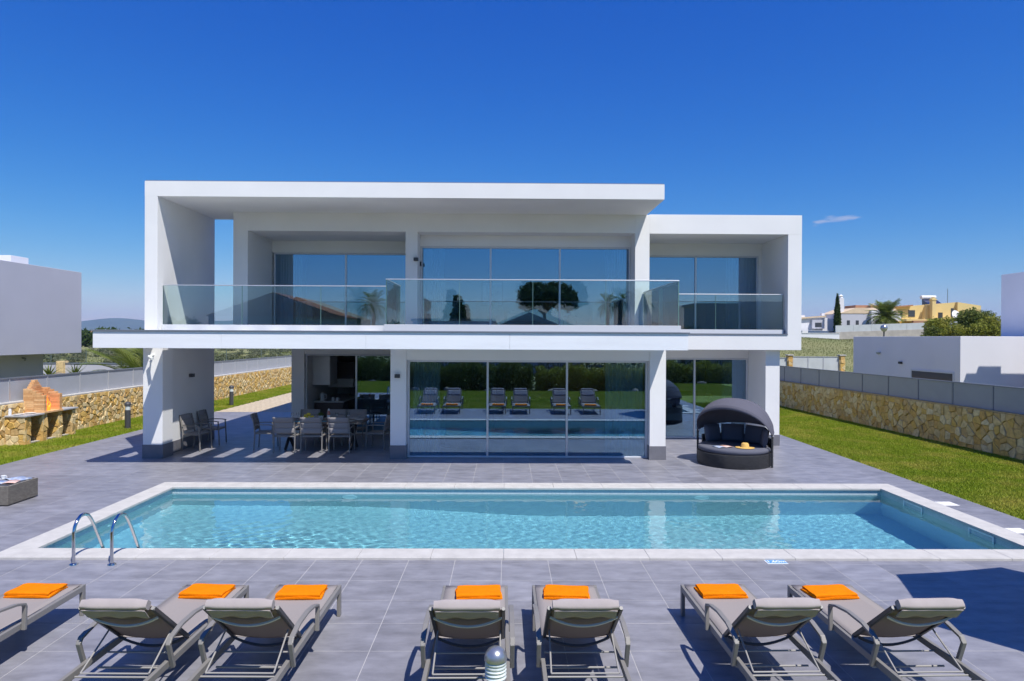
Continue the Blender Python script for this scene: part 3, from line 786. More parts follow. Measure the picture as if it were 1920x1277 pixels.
# ------------------------------------------------------------------ stone garden walls with panel fences
def voronoi(L, H_, size, seed, aspect=1.25):
    r = random.Random(seed); pts = []
    nx_, nz_ = max(1, round(L / (size * aspect))), max(1, round(H_ / size))
    for i in range(nx_):
        for j in range(nz_):
            pts.append(((i + .5 + r.uniform(-.46, .46)) * L / nx_, (j + .5 + r.uniform(-.44, .44)) * H_ / nz_))
    cells = []
    for a in pts:
        poly = [(0, 0), (L, 0), (L, H_), (0, H_)]
        for b in pts:
            if b is a or abs(b[0] - a[0]) > 3.2 * size * aspect or abs(b[1] - a[1]) > 3.2 * size: continue
            mx_, mz_ = (a[0] + b[0]) / 2, (a[1] + b[1]) / 2; nx2, nz2 = b[0] - a[0], b[1] - a[1]
            out = []
            for k in range(len(poly)):
                p, q = poly[k], poly[(k + 1) % len(poly)]
                dp = (p[0] - mx_) * nx2 + (p[1] - mz_) * nz2; dq = (q[0] - mx_) * nx2 + (q[1] - mz_) * nz2
                if dp <= 0: out.append(p)
                if dp * dq < 0:
                    t = dp / (dp - dq); out.append((p[0] + (q[0] - p[0]) * t, p[1] + (q[1] - p[1]) * t))
            poly = out
            if len(poly) < 3: break
        # clip far corners of cells cut loose at the rim
        poly = [(min(max(p[0], a[0] - 2 * size * aspect), a[0] + 2 * size * aspect), p[1]) for p in poly]
        if len(poly) >= 3: cells.append((a, poly))
    return cells
def stone(cell, depth, gap=.011, r=rnd):
    """rough stone: outline, chamfer and an uneven face; local x along wall, y outwards (0..-depth), z up"""
    a, poly = cell
    cx = sum(p[0] for p in poly) / len(poly); cz = sum(p[1] for p in poly) / len(poly)
    def sh(p, g):
        dx, dz = p[0] - cx, p[1] - cz; d = math.hypot(dx, dz) + 1e-6; k = max(.2, (d - g) / d); return (dx * k, dz * k)
    o = [sh(p, gap) for p in poly]; n = len(o)
    tilt = (r.uniform(-.14, .14), r.uniform(-.14, .14))
    v = [(x, .03, z) for x, z in o] + [(x, -depth * .55, z) for x, z in o]
    inn = [sh(p, gap + .016) for p in poly]
    v += [(x, -depth - x * tilt[0] - z * tilt[1], z) for x, z in inn]
    f = [(k, (k + 1) % n, n + (k + 1) % n, n + k) for k in range(n)] + [(n + k, n + (k + 1) % n, 2 * n + (k + 1) % n, 2 * n + k) for k in range(n)]
    f.append(tuple(range(2 * n, 3 * n)))
    return (cx, cz), v, f
def stone_face(parent, O, ang, L, H_, size, seed, first=300, depth=.035, sortkey=None):
    """stones on a wall face; O = lower start corner, ang = heading of the wall, the face looks to the right of it"""
    cells = voronoi(L, H_, size, seed); r = random.Random(seed + 1)
    ca, sa = math.cos(ang), math.sin(ang)
    if sortkey: cells.sort(key=lambda c: sortkey(c[0][0]))
    rest_ = MB(); made = 0
    for k, c in enumerate(cells):
        (cx, cz), v, f = stone(c, depth * r.uniform(.6, 1.35), gap=.006, r=r)
        mi = min(6, int(r.random() ** 1.1 * 7))
        if k < first:
            b = MB().add(v, f); me = b.mesh('stone', STONE[mi])
            o = link('stone', me, parent, (O[0] + ca * cx, O[1] + sa * cx, O[2] + cz), ang); made += 1
        else:
            rest_.cur = mi
            rest_.add([(O[0] + ca * (cx + x) - sa * y, O[1] + sa * (cx + x) + ca * y, O[2] + cz + z) for x, y, z in v], f)
    if rest_.v: tag(rest_.build('stones', STONE, parent), kind='stuff')
def fence(name, label, A, B, panel, z0, z1, m, posts, capm):
    A, B = Vector((*A, 0)), Vector((*B, 0)); L = (B - A).length; d = (B - A) / L; n = round(L / panel); w = L / n
    t = thing(name, label, 'fence', (A.x, A.y, z0), math.atan2(d.y, d.x))
    h_ = z1 - z0
    pm = MB().box(.027, w - .027, -.012, .012, -.01, h_ - .001).mesh('panel', m)
    for i in range(n): link('panel', pm, t, (i * w, 0, 0))
    pp = MB().box(-.026, .026, -.026, .026, 0, h_).mesh('post', posts)
    for i in range(n + 1): link('post', pp, t, (i * w, 0, 0))
    MB().box(-.03, L + .03, -.034, .034, h_, h_ + .035).build('cap_rail', capm, t)
    return t
# left wall (sunlit)
LW0, LW1 = (-13.50, 11.0), (-13.25, 52.0)
ang = math.atan2(LW1[1] - LW0[1], LW1[0] - LW0[0]); Lw = math.hypot(LW1[0] - LW0[0], LW1[1] - LW0[1])
wl_ = thing('stone_wall', 'sunlit low wall of golden rubble stone along the driveway side', 'wall', (*LW0, 0), ang)
MB().box(0, Lw, .0, .34, -.1, 1.09).build('mortar_core', 'mortar', wl_)
MB().box(0, Lw, -.012, .36, 1.09, 1.135).build('wall_cap', 'coping_stone', wl_, bevel=.006)
def strip_stones(parent, segs, H_, size, keep, seed):
    for (s0, s1, first) in segs:
        stone_face(parent, (s0, 0, 0), 0, s1 - s0, H_, size, seed + int(s0 * 10), first)
strip_stones(wl_, ((5.0, 16.4, 200), (16.4, 33.0, 100), (33.0, Lw, 0)), 1.09, .135, None, 11)
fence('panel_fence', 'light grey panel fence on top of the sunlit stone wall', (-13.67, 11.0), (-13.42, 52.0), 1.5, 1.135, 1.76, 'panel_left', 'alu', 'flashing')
# right wall (shaded); heading towards the camera so that its face looks at the lawn
RW0, RW1 = (11.75, 40.0), (12.98, 10.0)
ang = math.atan2(RW1[1] - RW0[1], RW1[0] - RW0[0]); Lr = math.hypot(RW1[0] - RW0[0], RW1[1] - RW0[1])
wr_ = thing('stone_wall', 'shaded low wall of brown rubble stone beside the wide lawn', 'wall', (*RW0, 0), ang)
MB().box(0, Lr, .0, .34, -.1, 1.09).build('mortar_core', 'mortar', wr_)
MB().box(0, Lr, -.02, .36, 1.09, 1.12).build('wall_cap', 'stone_4', wr_, bevel=.006)
strip_stones(wr_, ((16.5, 26.5, 220), (10.0, 16.5, 80), (0, 10.0, 0), (26.5, Lr, 0)), 1.09, .185, None, 41)
fence('panel_fence', 'grey panel fence with shade in its colour on top of the shaded stone wall', (11.90, 40.0), (13.13, 10.0), 1.5, 1.12, 1.74, 'panel_shaded', 'flashing', 'flashing')
# gate between stone pillars at the rear right
for gxp, lab in ((17.65, 'stone gate pillar beside the end of the darkened fence'), (20.9, 'stone gate pillar at the foot of the grassy slope')):
    zz = float(height(gxp, 41.5))
    gp = thing('gate_pillar', lab, 'pillar', (gxp, 41.5, zz))
    bx('pillar_core', 'mortar', (-.13, .13, -.13, .13, -.1, 1.95 - zz), gp); bx('pillar_cap', 'coping_stone', (-.2, .2, -.2, .2, 1.95 - zz, 2.01 - zz), gp, bevel=.008)
    for aa, O in ((0, (-.13, -.13, 0)), (PI / 2, (.13, -.13, 0)), (PI, (.13, .13, 0)), (-PI / 2, (-.13, .13, 0))):
        stone_face(gp, O, aa, .26, 1.95 - zz, .2, int(gxp * 10) + int(aa * 3), 300, .03)
fence('metal_gate', 'pale grey three panel metal gate between the stone pillars', (17.85, 41.5), (20.70, 41.5), .95, .75, 1.86, 'concrete_light', 'alu', 'alu')['category'] = 'gate'
fence('panel_fence', 'short light grey panel fence left of the stone gate pillar', (12.6, 41.5), (17.45, 41.5), 1.6, .5, 1.78, 'concrete_light', 'alu', 'alu')

# ------------------------------------------------------------------ sun loungers
LY = 5.10                                             # head end of the frame; local y runs to the foot end
def make_lounger():
    t = thing('sun_lounger', 'x', 'sun lounger', (0, LY, 0), 0, 'grey sun loungers facing the pool')
    M_ = 'frame_taupe'
    for s_ in (-1, 1):
        MB().box(s_ * .325 - .0175, s_ * .325 + .0175, .02, 2.04, .255, .315).build('side_rail', M_, t, bevel=.005)
        MB().box(s_ * .325 - .0185, s_ * .325 + .0185, 1.995, 2.05, 0, .322).build('leg', M_, t, bevel=.005)
        MB().beam((s_ * .325, .16, .26), (s_ * .325, .08, 0), .036, .05, upv=(0, 1, 0)).build('leg', M_, t, bevel=.005)
        # bent armrest: rear post, arched arm, front post
        pts = [(s_ * .362, .42, .25), (s_ * .362, .34, .47), (s_ * .362, .37, .505), (s_ * .362, .55, .545), (s_ * .362, .78, .548), (s_ * .362, .98, .52), (s_ * .362, 1.085, .488), (s_ * .362, 1.10, .46), (s_ * .362, 1.09, .25)]
        MB().strip(pts[1:8], .042, .022, side=(1, 0, 0)).build('armrest', M_, t, bevel=.004)
        MB().strip(pts[:3], .036, .03, side=(1, 0, 0)).build('arm_post', M_, t, bevel=.004)
        MB().strip(pts[6:], .036, .03, side=(1, 0, 0)).build('arm_post', M_, t, bevel=.004)
    MB().box(-.308, .308, 2.005, 2.04, .27, .305).build('foot_rail', M_, t, bevel=.005)
    MB().box(-.308, .308, .04, .07, .262, .30).build('head_rail', M_, t, bevel=.005)
    MB().tube([(-.308, .50, .20), (.308, .50, .20)], .009, 8).build('cross_rod', 'rod', t, smooth=60)
    MB().tube([(-.308, 1.35, .262), (.308, 1.35, .262)], .011, 8).build('cross_rod', 'rod', t, smooth=60)
    for y in (.2, .62): MB().tube([(-.30, y, .272), (.30, y, .272)], .008, 8).build('cross_rod', 'rod', t, smooth=60)
    # seat fabric with a slight sag
    MB().grid(lambda u, v: (-.31 + .62 * u, .80 + 1.235 * v, .322 - .018 * math.sin(PI * u) * (.35 + .65 * math.sin(PI * v))), 8, 12).build('seat_sling', 'sling', t, smooth=60, solid=.006)
    # backrest: hinge at y=.80, leaning back to the head end
    H0, H1 = Vector((0, .80, .335)), Vector((0, .25, .795))
    d = (H1 - H0); Lb = d.length; d.normalize(); nrm = Vector((0, -d.z, d.y)) * -1        # nrm points to the sitter's side
    br = thing('backrest', None, None); br.parent = t; KIDS.setdefault(t.name, []).append(br)
    def BP(x, k, off=0): return Vector((x, 0, 0)) + H0 + d * (Lb * k) + nrm * off
    for s_ in (-1, 1):
        MB().beam(BP(s_ * .288, -.04), BP(s_ * .288, 1.0), .03, .036, upv=nrm).build('back_tube', 'frame_dark', br, bevel=.006)
        MB().tube([BP(s_ * .288, 1.0), BP(s_ * .288, 1.012)], .015, 12).build('end_cap', 'rod', br, smooth=50)
    sag = lambda x: 1 - (x / .28) ** 2
    MB().grid(lambda u, v: BP(-.282 + .564 * u, .02 + .96 * v, -.03 * sag(-.282 + .564 * u) * (1 - .3 * v) + .004), 12, 14).build('back_sling', 'sling_back', br, smooth=60, solid=.006)
    for k, mm, w in ((.80, 'bar', .016), (.03, 'frame_dark', .02)):
        pts = [BP(x, k - .10 * sag(x), -.022 - .05 * sag(x)) for x in [-.275 + .55 * i / 12 for i in range(13)]]
        MB().strip(pts, .028, w, side=d).build('cross_bar', mm, br, bevel=.003)
    # U-shaped support prop
    pr = [BP(-.262, .36, -.03), Vector((-.27, .22, .29)), Vector((.27, .22, .29)), BP(.262, .36, -.03)]
    for a, b in zip(pr[:-1], pr[1:]): MB().tube([a, b], .0075, 8).build('prop_rod', 'rod', br, smooth=60)
    # padded headrest folded over the top with a flap behind
    def pil(u, v):
        x = -.262 + .524 * u; a = v * 2 * PI
        e = (1 - abs(2 * u - 1) ** 8) ** .5
        c = BP(x, .985, .012); wob = 1 + .04 * math.sin(9 * u + 1) * math.sin(a); sq = lambda q: math.copysign(abs(q) ** .55, q)
        return c + d * (.05 + .045 * sq(math.sin(a)) * wob * max(.78, e)) * 1.0 + nrm * (.044 * sq(math.cos(a)) * wob * max(.78, e))
    hp = MB().grid(pil, 16, 24)
    hp.add([pil(0, k / 24) for k in range(24)], [tuple(range(24))]); hp.add([pil(1, k / 24) for k in range(24)], [tuple(range(24))])
    hp.build('head_pillow', 'pillow', br, smooth=60)
    MB().grid(lambda u, v: BP(-.25 + .50 * u, 1.07 - .17 * v, -.036 - .012 * v + .007 * math.sin(u * 15 + 3 * v) * v), 24, 6).build('pillow_flap', 'pillow', br, smooth=60, solid=.006)
    MB().grid(lambda u, v: BP(-.25 + .50 * u, .95 - .34 * v, .034 - .014 * v - .03 * sag(-.25 + .5 * u) * v), 12, 6).build('pillow_apron', 'pillow', br, smooth=60, solid=.006)
    return t
def make_towel():
    t = thing('folded_towel', 'x', 'towel', (0, 0, 0), 0, 'folded orange towels on the sun loungers')
    def lay(z, a, b, w, seed):
        r = random.Random(seed); p1, p2 = r.uniform(0, 6), r.uniform(0, 6)
        def fn(u, v):
            x = -w / 2 + w * u; y = -b / 2 + b * v
            e = 1 - max(0, abs(2 * v - 1) - .82) * 1.1 - max(0, abs(2 * u - 1) - .9) * 1.4
            return (x + .006 * math.sin(v * 5 + p1), y + .005 * math.sin(u * 6 + p2), z + a * e + .004 * math.sin(u * 7 + p1) * math.sin(v * 6 + p2))
        return fn
    b1, b2 = lay(0, .03, .29, .46, 1), lay(.018, .036, .28, .445, 5)
    def closed(fn, z0):
        m_ = MB(); n = 14
        top = [[fn(i / n, j / n) for j in range(n + 1)] for i in range(n + 1)]
        m_.grid(fn, n, n)
        rim = [top[i][0] for i in range(n + 1)] + [top[n][j] for j in range(1, n + 1)] + [top[i][n] for i in range(n - 1, -1, -1)] + [top[0][j] for j in range(n - 1, 0, -1)]
        k = len(rim); lo = [(x * .985, y * .985, z0) for x, y, z in rim]; mid = [(x * 1.012, y * 1.015, (z + z0) / 2) for x, y, z in rim]
        m_.add(rim + mid + lo, [(a, (a + 1) % k, k + (a + 1) % k, k + a) for a in range(k)] + [(k + a, k + (a + 1) % k, 2 * k + (a + 1) % k, 2 * k + a) for a in range(k)] + [tuple(range(2 * k, 3 * k))])
        return m_
    closed(b1, 0).build('lower_fold', 'towel', t, smooth=50); closed(b2, .026).build('upper_fold', 'towel', t, smooth=50)
    return t
lg, tw = make_lounger(), make_towel()
spots = ((-4.755, .012, 'sun lounger with towel near the wicker coffee table, beyond the pool ladder'), (-3.07, -.012, 'sun lounger opposite the chrome pool ladder'),
         (-2.09, -.010, 'sun lounger next to the widest gap of bare tiles, ladder side'), (-.29, .006, 'sun lounger behind the ribbed bollard lamp'),
         (.65, .004, 'middle sun lounger on the far side of the bollard lamp from the ladder'), (2.27, .018, 'sun lounger opposite the blue depth sign'), (3.42, .020, 'sun lounger beside the big parasol shadow'))
for i, (x, a, lab) in enumerate(spots):
    o = lg if i == 0 else dup(lg)
    o.location = (x - math.sin(a) * .0, LY + rnd.uniform(-.03, .03), 0); o.rotation_euler = (0, 0, a); o['label'] = lab
    q = tw if i == 0 else dup(tw)
    loc = Matrix.Rotation(a, 4, 'Z') @ Vector((rnd.uniform(-.05, .05), 1.80 + rnd.uniform(-.03, .03), .318)) + Vector(o.location)
    q.location = loc; q.rotation_euler = (0, 0, a + rnd.uniform(-.13, .13))
    q['label'] = 'folded orange towel on the ' + lab.replace('with towel ', '').replace(', ladder side', '').replace('sun lounger', 'lounger').replace('on the far side of the bollard lamp from the ladder', 'past the bollard lamp')
# ------------------------------------------------------------------ bollard lamps
bl = thing('bollard_lamp', 'bollard lamp with silver dome and white ribbed lens behind the loungers', 'lamp', (-.06, 5.08, 0))
MB().lathe([(.075, -.02), (.075, .02), (.055, .03), (.055, .37)], 24).build('post', 'charcoal_metal', bl, smooth=40)
pf_ = [(.06, .37)]
for i in range(5): pf_ += [(.072 + .002 * i, .375 + i * .028), (.083, .389 + i * .028), (.075, .401 + i * .028)]
MB().lathe(pf_ + [(.06, .525)], 36).build('ribbed_lens', 'globe_white', bl, smooth=60)
MB().lathe([(.087, .517), (.088, .53)] + [(.086 * math.cos(a), .53 + .086 * math.sin(a)) for a in [PI / 2 * k / 10 for k in range(1, 10)]] + [(.003, .616)], 36).build('dome', 'globe', bl, smooth=70)
for (x, y, lab) in ((-12.05, 21.6, 'slim black bollard lamp on the grass between barbecue and white column'), (-11.75, 29.0, 'slim black bollard lamp beside the beige driveway')):
    b = thing('garden_bollard', lab, 'lamp', (x, y, -.02), 0, 'black garden bollards')
    MB().lathe([(.11, 0), (.11, .03), (.085, .035), (.085, .62)], 20).build('post', 'charcoal_metal', b, smooth=40)
    MB().lathe([(.075, .62), (.078, .76)], 20).build('lens', 'globe_white', b, smooth=40)
    MB().lathe([(.10, .76), (.105, .79), (.09, .84), (.05, .875), (.005, .885)], 20).build('cap', 'charcoal_metal', b, smooth=50)
# ------------------------------------------------------------------ pool ladder
ld = thing('pool_ladder', 'chrome pool ladder with two curved handrails at the shallow corner', 'ladder', (-5.31, 8.72, 0))
for s_ in (-1, 1):
    x = s_ * .245
    pts = [(x, 0, 0), (x, 0, .40), (x, .02, .48), (x, .07, .55), (x, .14, .595), (x, .22, .60), (x, .30, .565), (x, .37, .49), (x, .44, .38), (x, .66, -.02), (x, .70, -.14), (x, .71, -.5), (x, .71, -1.0)]
    MB().tube(pts, .0215, 14).build('handrail', 'steel', ld, smooth=60)
    MB().lathe([(.055, 0.0), (.052, .012), (.03, .022)], 20, c=(x, 0, .001)).build('flange', 'steel', ld, smooth=40)
for z in (-.35, -.62, -.89): MB().box(-.245, .245, .67, .75, z, z + .025).build('tread', 'steel', ld, bevel=.004)
# ------------------------------------------------------------------ depth sign, lids
sg = thing('depth_sign', 'small blue depth sign lying against the pool coping', 'sign', (3.60, 8.845, .0005))
bx('plate', 'sign_white', (-.135, .135, -.07, .07, 0, .004), sg); bx('print_field', 'sign_blue', (-.122, .135, -.054, .07, .004, .0055), sg)
tc = bpy.data.curves.new('depth_text', 'FONT'); tc.body = '1,60m'; tc.size = .105; tc.align_x = 'CENTER'; tc.align_y = 'CENTER'; tc.extrude = .0008; tc.offset = .0015
tc.materials.append(MATS['sign_white'])
_tmp = bpy.data.objects.new('depth_text_curve', tc); COL.objects.link(_tmp)
tme = bpy.data.meshes.new_from_object(_tmp.evaluated_get(bpy.context.evaluated_depsgraph_get())); bpy.data.objects.remove(_tmp)
tx = link('depth_text', tme, sg); tx.location = (.005, .008, .0065)
for x, y, lab in ((7.98, 12.02, 'white square skimmer lid in the paving nearer the sunbed'), (7.96, 10.32, 'white square skimmer lid in the paving farther from the house')):
    l_ = thing('skimmer_lid', lab, 'lid', (x, y, 0), 0, 'skimmer lids beside the pool')
    bx('frame', 'lid_white', (-.14, .14, -.14, .14, .0005, .005), l_, bevel=.001); bx('cover', 'lid_white', (-.12, .12, -.12, .12, .005, .008), l_, bevel=.001)

# ------------------------------------------------------------------ dining set
def make_chair():
    t = thing('dining_chair', 'x', 'chair', (0, 0, 0), 0, 'grey garden dining chairs')
    m_ = 'frame_taupe'                                # sits facing +y
    for s_ in (-1, 1):
        MB().strip([(s_ * .265, -.26, 0), (s_ * .265, -.235, .44), (s_ * .262, -.27, .70), (s_ * .26, -.33, .92)], .028, .03, side=(1, 0, 0)).build('rear_leg', m_, t, bevel=.004)
        MB().strip([(s_ * .272, .24, 0), (s_ * .272, .22, .40), (s_ * .272, .205, .625)], .028, .03, side=(1, 0, 0)).build('front_leg', m_, t, bevel=.004)
        MB().strip([(s_ * .275, -.27, .64), (s_ * .28, -.10, .655), (s_ * .28, .12, .65), (s_ * .276, .23, .632)], .042, .022, side=(1, 0, 0)).build('armrest', m_, t, bevel=.004)
        MB().box(s_ * .25 - .012, s_ * .25 + .012, -.235, .215, .405, .435).build('side_rail', m_, t, bevel=.004)
    MB().box(-.25, .25, .195, .22, .405, .435).build('front_rail', m_, t, bevel=.004)
    MB().box(-.25, .25, -.24, -.215, .405, .435).build('rear_rail', m_, t, bevel=.004)
    MB().grid(lambda u, v: (-.248 + .496 * u, -.225 + .44 * v, .442 - .016 * math.sin(PI * u) * math.sin(PI * v)), 8, 6).build('seat_sling', 'chair_sling', t, smooth=60, solid=.012)
    def back(u, v):
        z = .50 + .42 * v; y = -.243 - .03 * max(0, (z - .44)) / .26 - (.06 * max(0, z - .70) / .22 if z > .7 else 0)
        return (-.25 + .50 * u, y - .014 * math.sin(PI * u), z)
    for a, b in ((0, .325), (.335, .66), (.67, 1)):
        MB().grid(lambda u, v: (lambda p: (p[0], p[1] - .006 * math.sin(PI * v), p[2]))(back(u, a + (b - a) * v)), 8, 4).build('back_sling', 'chair_sling', t, smooth=60, solid=.014)
    return t
ch = make_chair()
seats = ((-5.60, 17.38, 0, 'dining chair on the pool side of the table, nearest the empty chairs'), (-4.92, 17.38, .03, 'middle dining chair on the pool side of the table'), (-4.20, 17.38, -.03, 'dining chair on the pool side of the table, nearest the pillar'),
         (-5.46, 18.62, PI, 'dining chair on the kitchen side of the table, behind the fruit bowl'), (-4.72, 18.62, PI, 'dining chair on the kitchen side of the table, behind the wine bottle'), (-4.15, 18.62, PI, 'dining chair on the kitchen side of the table, behind the stacked plates'),
         (-6.32, 17.9, -PI / 2 + .12, 'dining chair at the open end of the table'), (-3.38, 17.92, PI / 2 - .1, 'dining chair at the pillar end of the table'),
         (-8.02, 17.62, -PI / 2 - .12, 'empty garden chair against the side wall, closer to the column'), (-8.02, 18.62, -PI / 2 + .06, 'empty garden chair against the side wall, farther from the column'))
for i, (x, y, a, lab) in enumerate(seats):
    o = ch if i == 0 else dup(ch)
    o.location = (x, y, 0); o.rotation_euler = (0, 0, a); o['label'] = lab
dt = thing('dining_table', 'long plank-top outdoor dining table with crossed dark legs', 'table', (-4.86, 17.9, 0))
for i in range(5): MB().box(-1.15, 1.15, -.5 + i * .2 + .003, -.5 + (i + 1) * .2 - .003, .70, .75).build('plank', 'wood_table', dt, bevel=.004)
for s_ in (-1, 1):
    MB().box(s_ * .85 - .04, s_ * .85 + .04, -.42, .42, .655, .70).build('cross_beam', 'black_metal', dt, bevel=.004)
    for q in (-1, 1):
        MB().beam((s_ * .85 - q * .012, q * .38, .66), (s_ * .85 - q * .012, -q * .32, .0), .09 if q > 0 else .088, .05, upv=(1, 0, 0)).build('leg', 'black_metal', dt, bevel=.004)
TZ = .751
def dish(name, label, cat, x, y, r, h_, z=TZ, group=None):
    return tag(MB().lathe([(r * .5, 0), (r * .55, .004), (r, h_), (r * .97, h_), (r * .52, .009), (.001, .008)], 24).build(name, 'ceramic', None, (x, y, z), smooth=50), label, cat, group)
fb = thing('fruit_bowl', 'white bowl of lemons and oranges on the dining table', 'bowl', (-5.18, 17.75, TZ))
MB().lathe([(.07, 0), (.08, .008), (.15, .07), (.175, .10), (.168, .10), (.14, .07), (.07, .018), (.001, .016)], 28).build('bowl', 'ceramic', fb, smooth=50)
for i in range(9):
    a = i * 2.4; r_ = .03 + .085 * (i % 3) / 2
    MB().lathe([(.004, -.045), (.03, -.036), (.042, 0), (.03, .036), (.004, .045)], 12, c=(math.cos(a) * r_, math.sin(a) * r_, .09 + .035 * (2 - i % 3))).build('fruit', 'lemon', fb, smooth=60)
hp_ = thing('potted_herb', 'small green plant in a white pot on the dining table', 'plant', (-4.90, 17.95, TZ))
MB().lathe([(.05, 0), (.07, .11), (.064, .11), (.06, .09), (.001, .09)], 20).build('pot', 'ceramic', hp_, smooth=50)
hv = MB()
for i in range(260):
    a, e, r_ = rnd.uniform(0, 2 * PI), rnd.uniform(.15, 1.5), rnd.uniform(.04, .11)
    c = Vector((math.cos(a) * math.cos(e) * r_, math.sin(a) * math.cos(e) * r_, .10 + math.sin(e) * r_ * .9)); d1 = Vector((rnd.uniform(-1, 1), rnd.uniform(-1, 1), rnd.uniform(-.3, 1))).normalized() * .018; d2 = d1.orthogonal().normalized() * .009
    hv.add([c - d2, c + d2, c + d1], [(0, 1, 2)])
hv.build('foliage', 'leaf_mid', hp_)
wb = thing('wine_bottle', 'bottle of rose wine with white label on the dining table', 'bottle', (-4.66, 17.85, TZ))
MB().lathe([(.036, 0), (.038, .01), (.038, .19), (.03, .215), (.014, .24), (.014, .30)], 20).build('bottle_glass', 'rose_wine', wb, smooth=40)
MB().lathe([(.0386, .05), (.0386, .14)], 20, cap=False).build('label_paper', 'label_white', wb, smooth=60); MB().lathe([(.0155, .255), (.0155, .305)], 14).build('capsule', 'label_white', wb, smooth=40)
bb = thing('bread_plate', 'white plate of bread rolls on the dining table', 'plate', (-4.33, 17.75, TZ))
MB().lathe([(.08, 0), (.085, .005), (.15, .03), (.145, .032), (.08, .012), (.001, .012)], 24).build('plate', 'ceramic', bb, smooth=50)
for i in range(6): MB().lathe([(.005, 0), (.04, .006), (.045, .025), (.025, .045), (.003, .05)], 12, c=(math.cos(i) * .065, math.sin(i) * .05, .012)).build('bread_roll', 'bread', bb, smooth=60)
for i, (x, y, lab) in enumerate(((-5.75, 17.62, 'white dinner plate at the open front corner of the table'), (-5.45, 18.2, 'white dinner plate behind the fruit bowl'), (-4.75, 18.22, 'white dinner plate behind the wine bottle'), (-4.08, 18.2, 'white dinner plate on the kitchen side near the pillar'),
                                 (-5.0, 17.55, 'white dinner plate in front of the potted herb'), (-4.05, 17.6, 'white dinner plate on the pool side near the pillar'), (-5.85, 18.0, 'white dinner plate at the open end of the table'), (-3.88, 17.95, 'white dinner plate at the pillar end of the table'))):
    dish('dinner_plate', lab, 'plate', x, y, .13, .018, group='dinner plates on the terrace table')
for i, (x, y, lab) in enumerate(((-5.62, 17.85, 'wine glass beside the fruit bowl'), (-5.52, 17.98, 'wine glass between the fruit bowl and the kitchen side'), (-4.18, 18.02, 'wine glass beside the bread plate'), (-4.5, 18.05, 'wine glass behind the wine bottle'))):
    g_ = thing('wine_glass', lab, 'glass', (x, y, TZ), 0, 'wine glasses on the terrace table')
    MB().lathe([(.034, 0), (.03, .003), (.004, .008), (.004, .09)], 16).build('stem', 'thin_glass', g_, smooth=40)
    MB().lathe([(.005, .09), (.03, .11), (.038, .14), (.032, .19)], 18, cap=False).build('cup', 'thin_glass', g_, smooth=60)
for i, (x, y) in enumerate(((-4.74, 17.60), (-5.38, 17.55))):
    tag(bx('napkin', 'napkin_blue', (x - .09, x + .09, y - .07, y + .07, TZ, TZ + .008), bevel=.003), ('folded teal napkin in front of the wine bottle', 'folded teal napkin in front of the fruit bowl')[i], 'napkin')

# ------------------------------------------------------------------ round sunbed with hood
db = thing('round_sunbed', 'round black wicker sunbed with grey folding hood by the corner pillar', 'daybed', (5.45, 15.92, 0), -.68)
R_ = .84
MB().lathe([(R_ - .01, 0), (R_, .02), (R_, .30), (R_ - .02, .315), (.001, .315)], 72).build('wicker_base', 'wicker_black', db, smooth=40)
MB().grid(lambda u, v: ((lambda a: (math.cos(a) * (R_ + .02), math.sin(a) * (R_ + .02), .02 + .58 * v))(.06 * PI + .88 * PI * u)), 60, 6).build('wicker_back', 'wicker_black', db, smooth=60, solid=.04)
def puck(r, z0, z1, n=64):
    return [(.001, z0), (r - .04, z0), (r - .008, z0 + .02), (r, (z0 + z1) / 2), (r - .008, z1 - .02), (r - .05, z1), (.001, z1 + .012)]
MB().lathe(puck(.825, .317, .435), 72, cap=False).build('mattress', 'cushion_grey', db, smooth=60)
for i, a in enumerate((.13, .375, .625, .87)):
    an = a * PI; c = Vector((math.cos(an) * .69, math.sin(an) * .69, .645)); hw = .27 if 0 < i < 3 else .24
    ex = Vector((-math.sin(an), math.cos(an), 0)); ey = Vector((math.cos(an), math.sin(an), 0)); ez = (Vector((0, 0, 1)) + ey * .18).normalized()
    cu_ = MB()
    for sg_ in (-1, 1):
        cu_.grid(lambda u, v: c + ex * ((2 * u - 1) * hw) + ez * ((2 * v - 1) * .205) + ey * sg_ * (.012 + .06 * (max(0, 1 - abs(2 * u - 1) ** 5) ** .5) * (max(0, 1 - abs(2 * v - 1) ** 5) ** .5)), 14, 10)
    for ed in range(4):
        cu_.grid(lambda u, v: c + (ex * ((2 * u - 1) * hw) + ez * (.205 * (1 if ed else -1)) if ed < 2 else ex * (hw * (1 if ed == 3 else -1)) + ez * ((2 * u - 1) * .205)) + ey * (.012 * (2 * v - 1)), 14, 1)
    cu_.build('back_cushion', 'cushion_grey', db, smooth=70)
PZ, HR, HH_ = .72, .885, .84
def hood(u, v):
    t_ = PI * u; ph = math.radians(12 + (127 - 12) * v); sc_ = 1 - .022 * abs(math.sin(v * PI * 4)) * math.sin(t_)
    return (HR * math.cos(t_) * (1 - .0 * v), HH_ * math.sin(t_) ** .9 * math.cos(ph) * sc_, PZ + HH_ * math.sin(t_) ** .9 * math.sin(ph) * sc_)
hd = MB().grid(hood, 48, 32).build('hood', 'hood_fabric', db, smooth=70, solid=.012)
for v in (0, .25, .5, .75, 1): MB().tube([Vector(hood(k / 40, v)) for k in range(41)], .011, 8).build('hood_rib', 'hood_fabric', hd, smooth=60)
MB().grid(lambda u, v: (lambda p: (p[0] * 1.004, p[1] - .012, p[2] - .075 * v * math.sin(PI * u) ** .5))(hood(u, 1)), 48, 2).build('hood_valance', 'hood_fabric', hd, smooth=70, solid=.008)
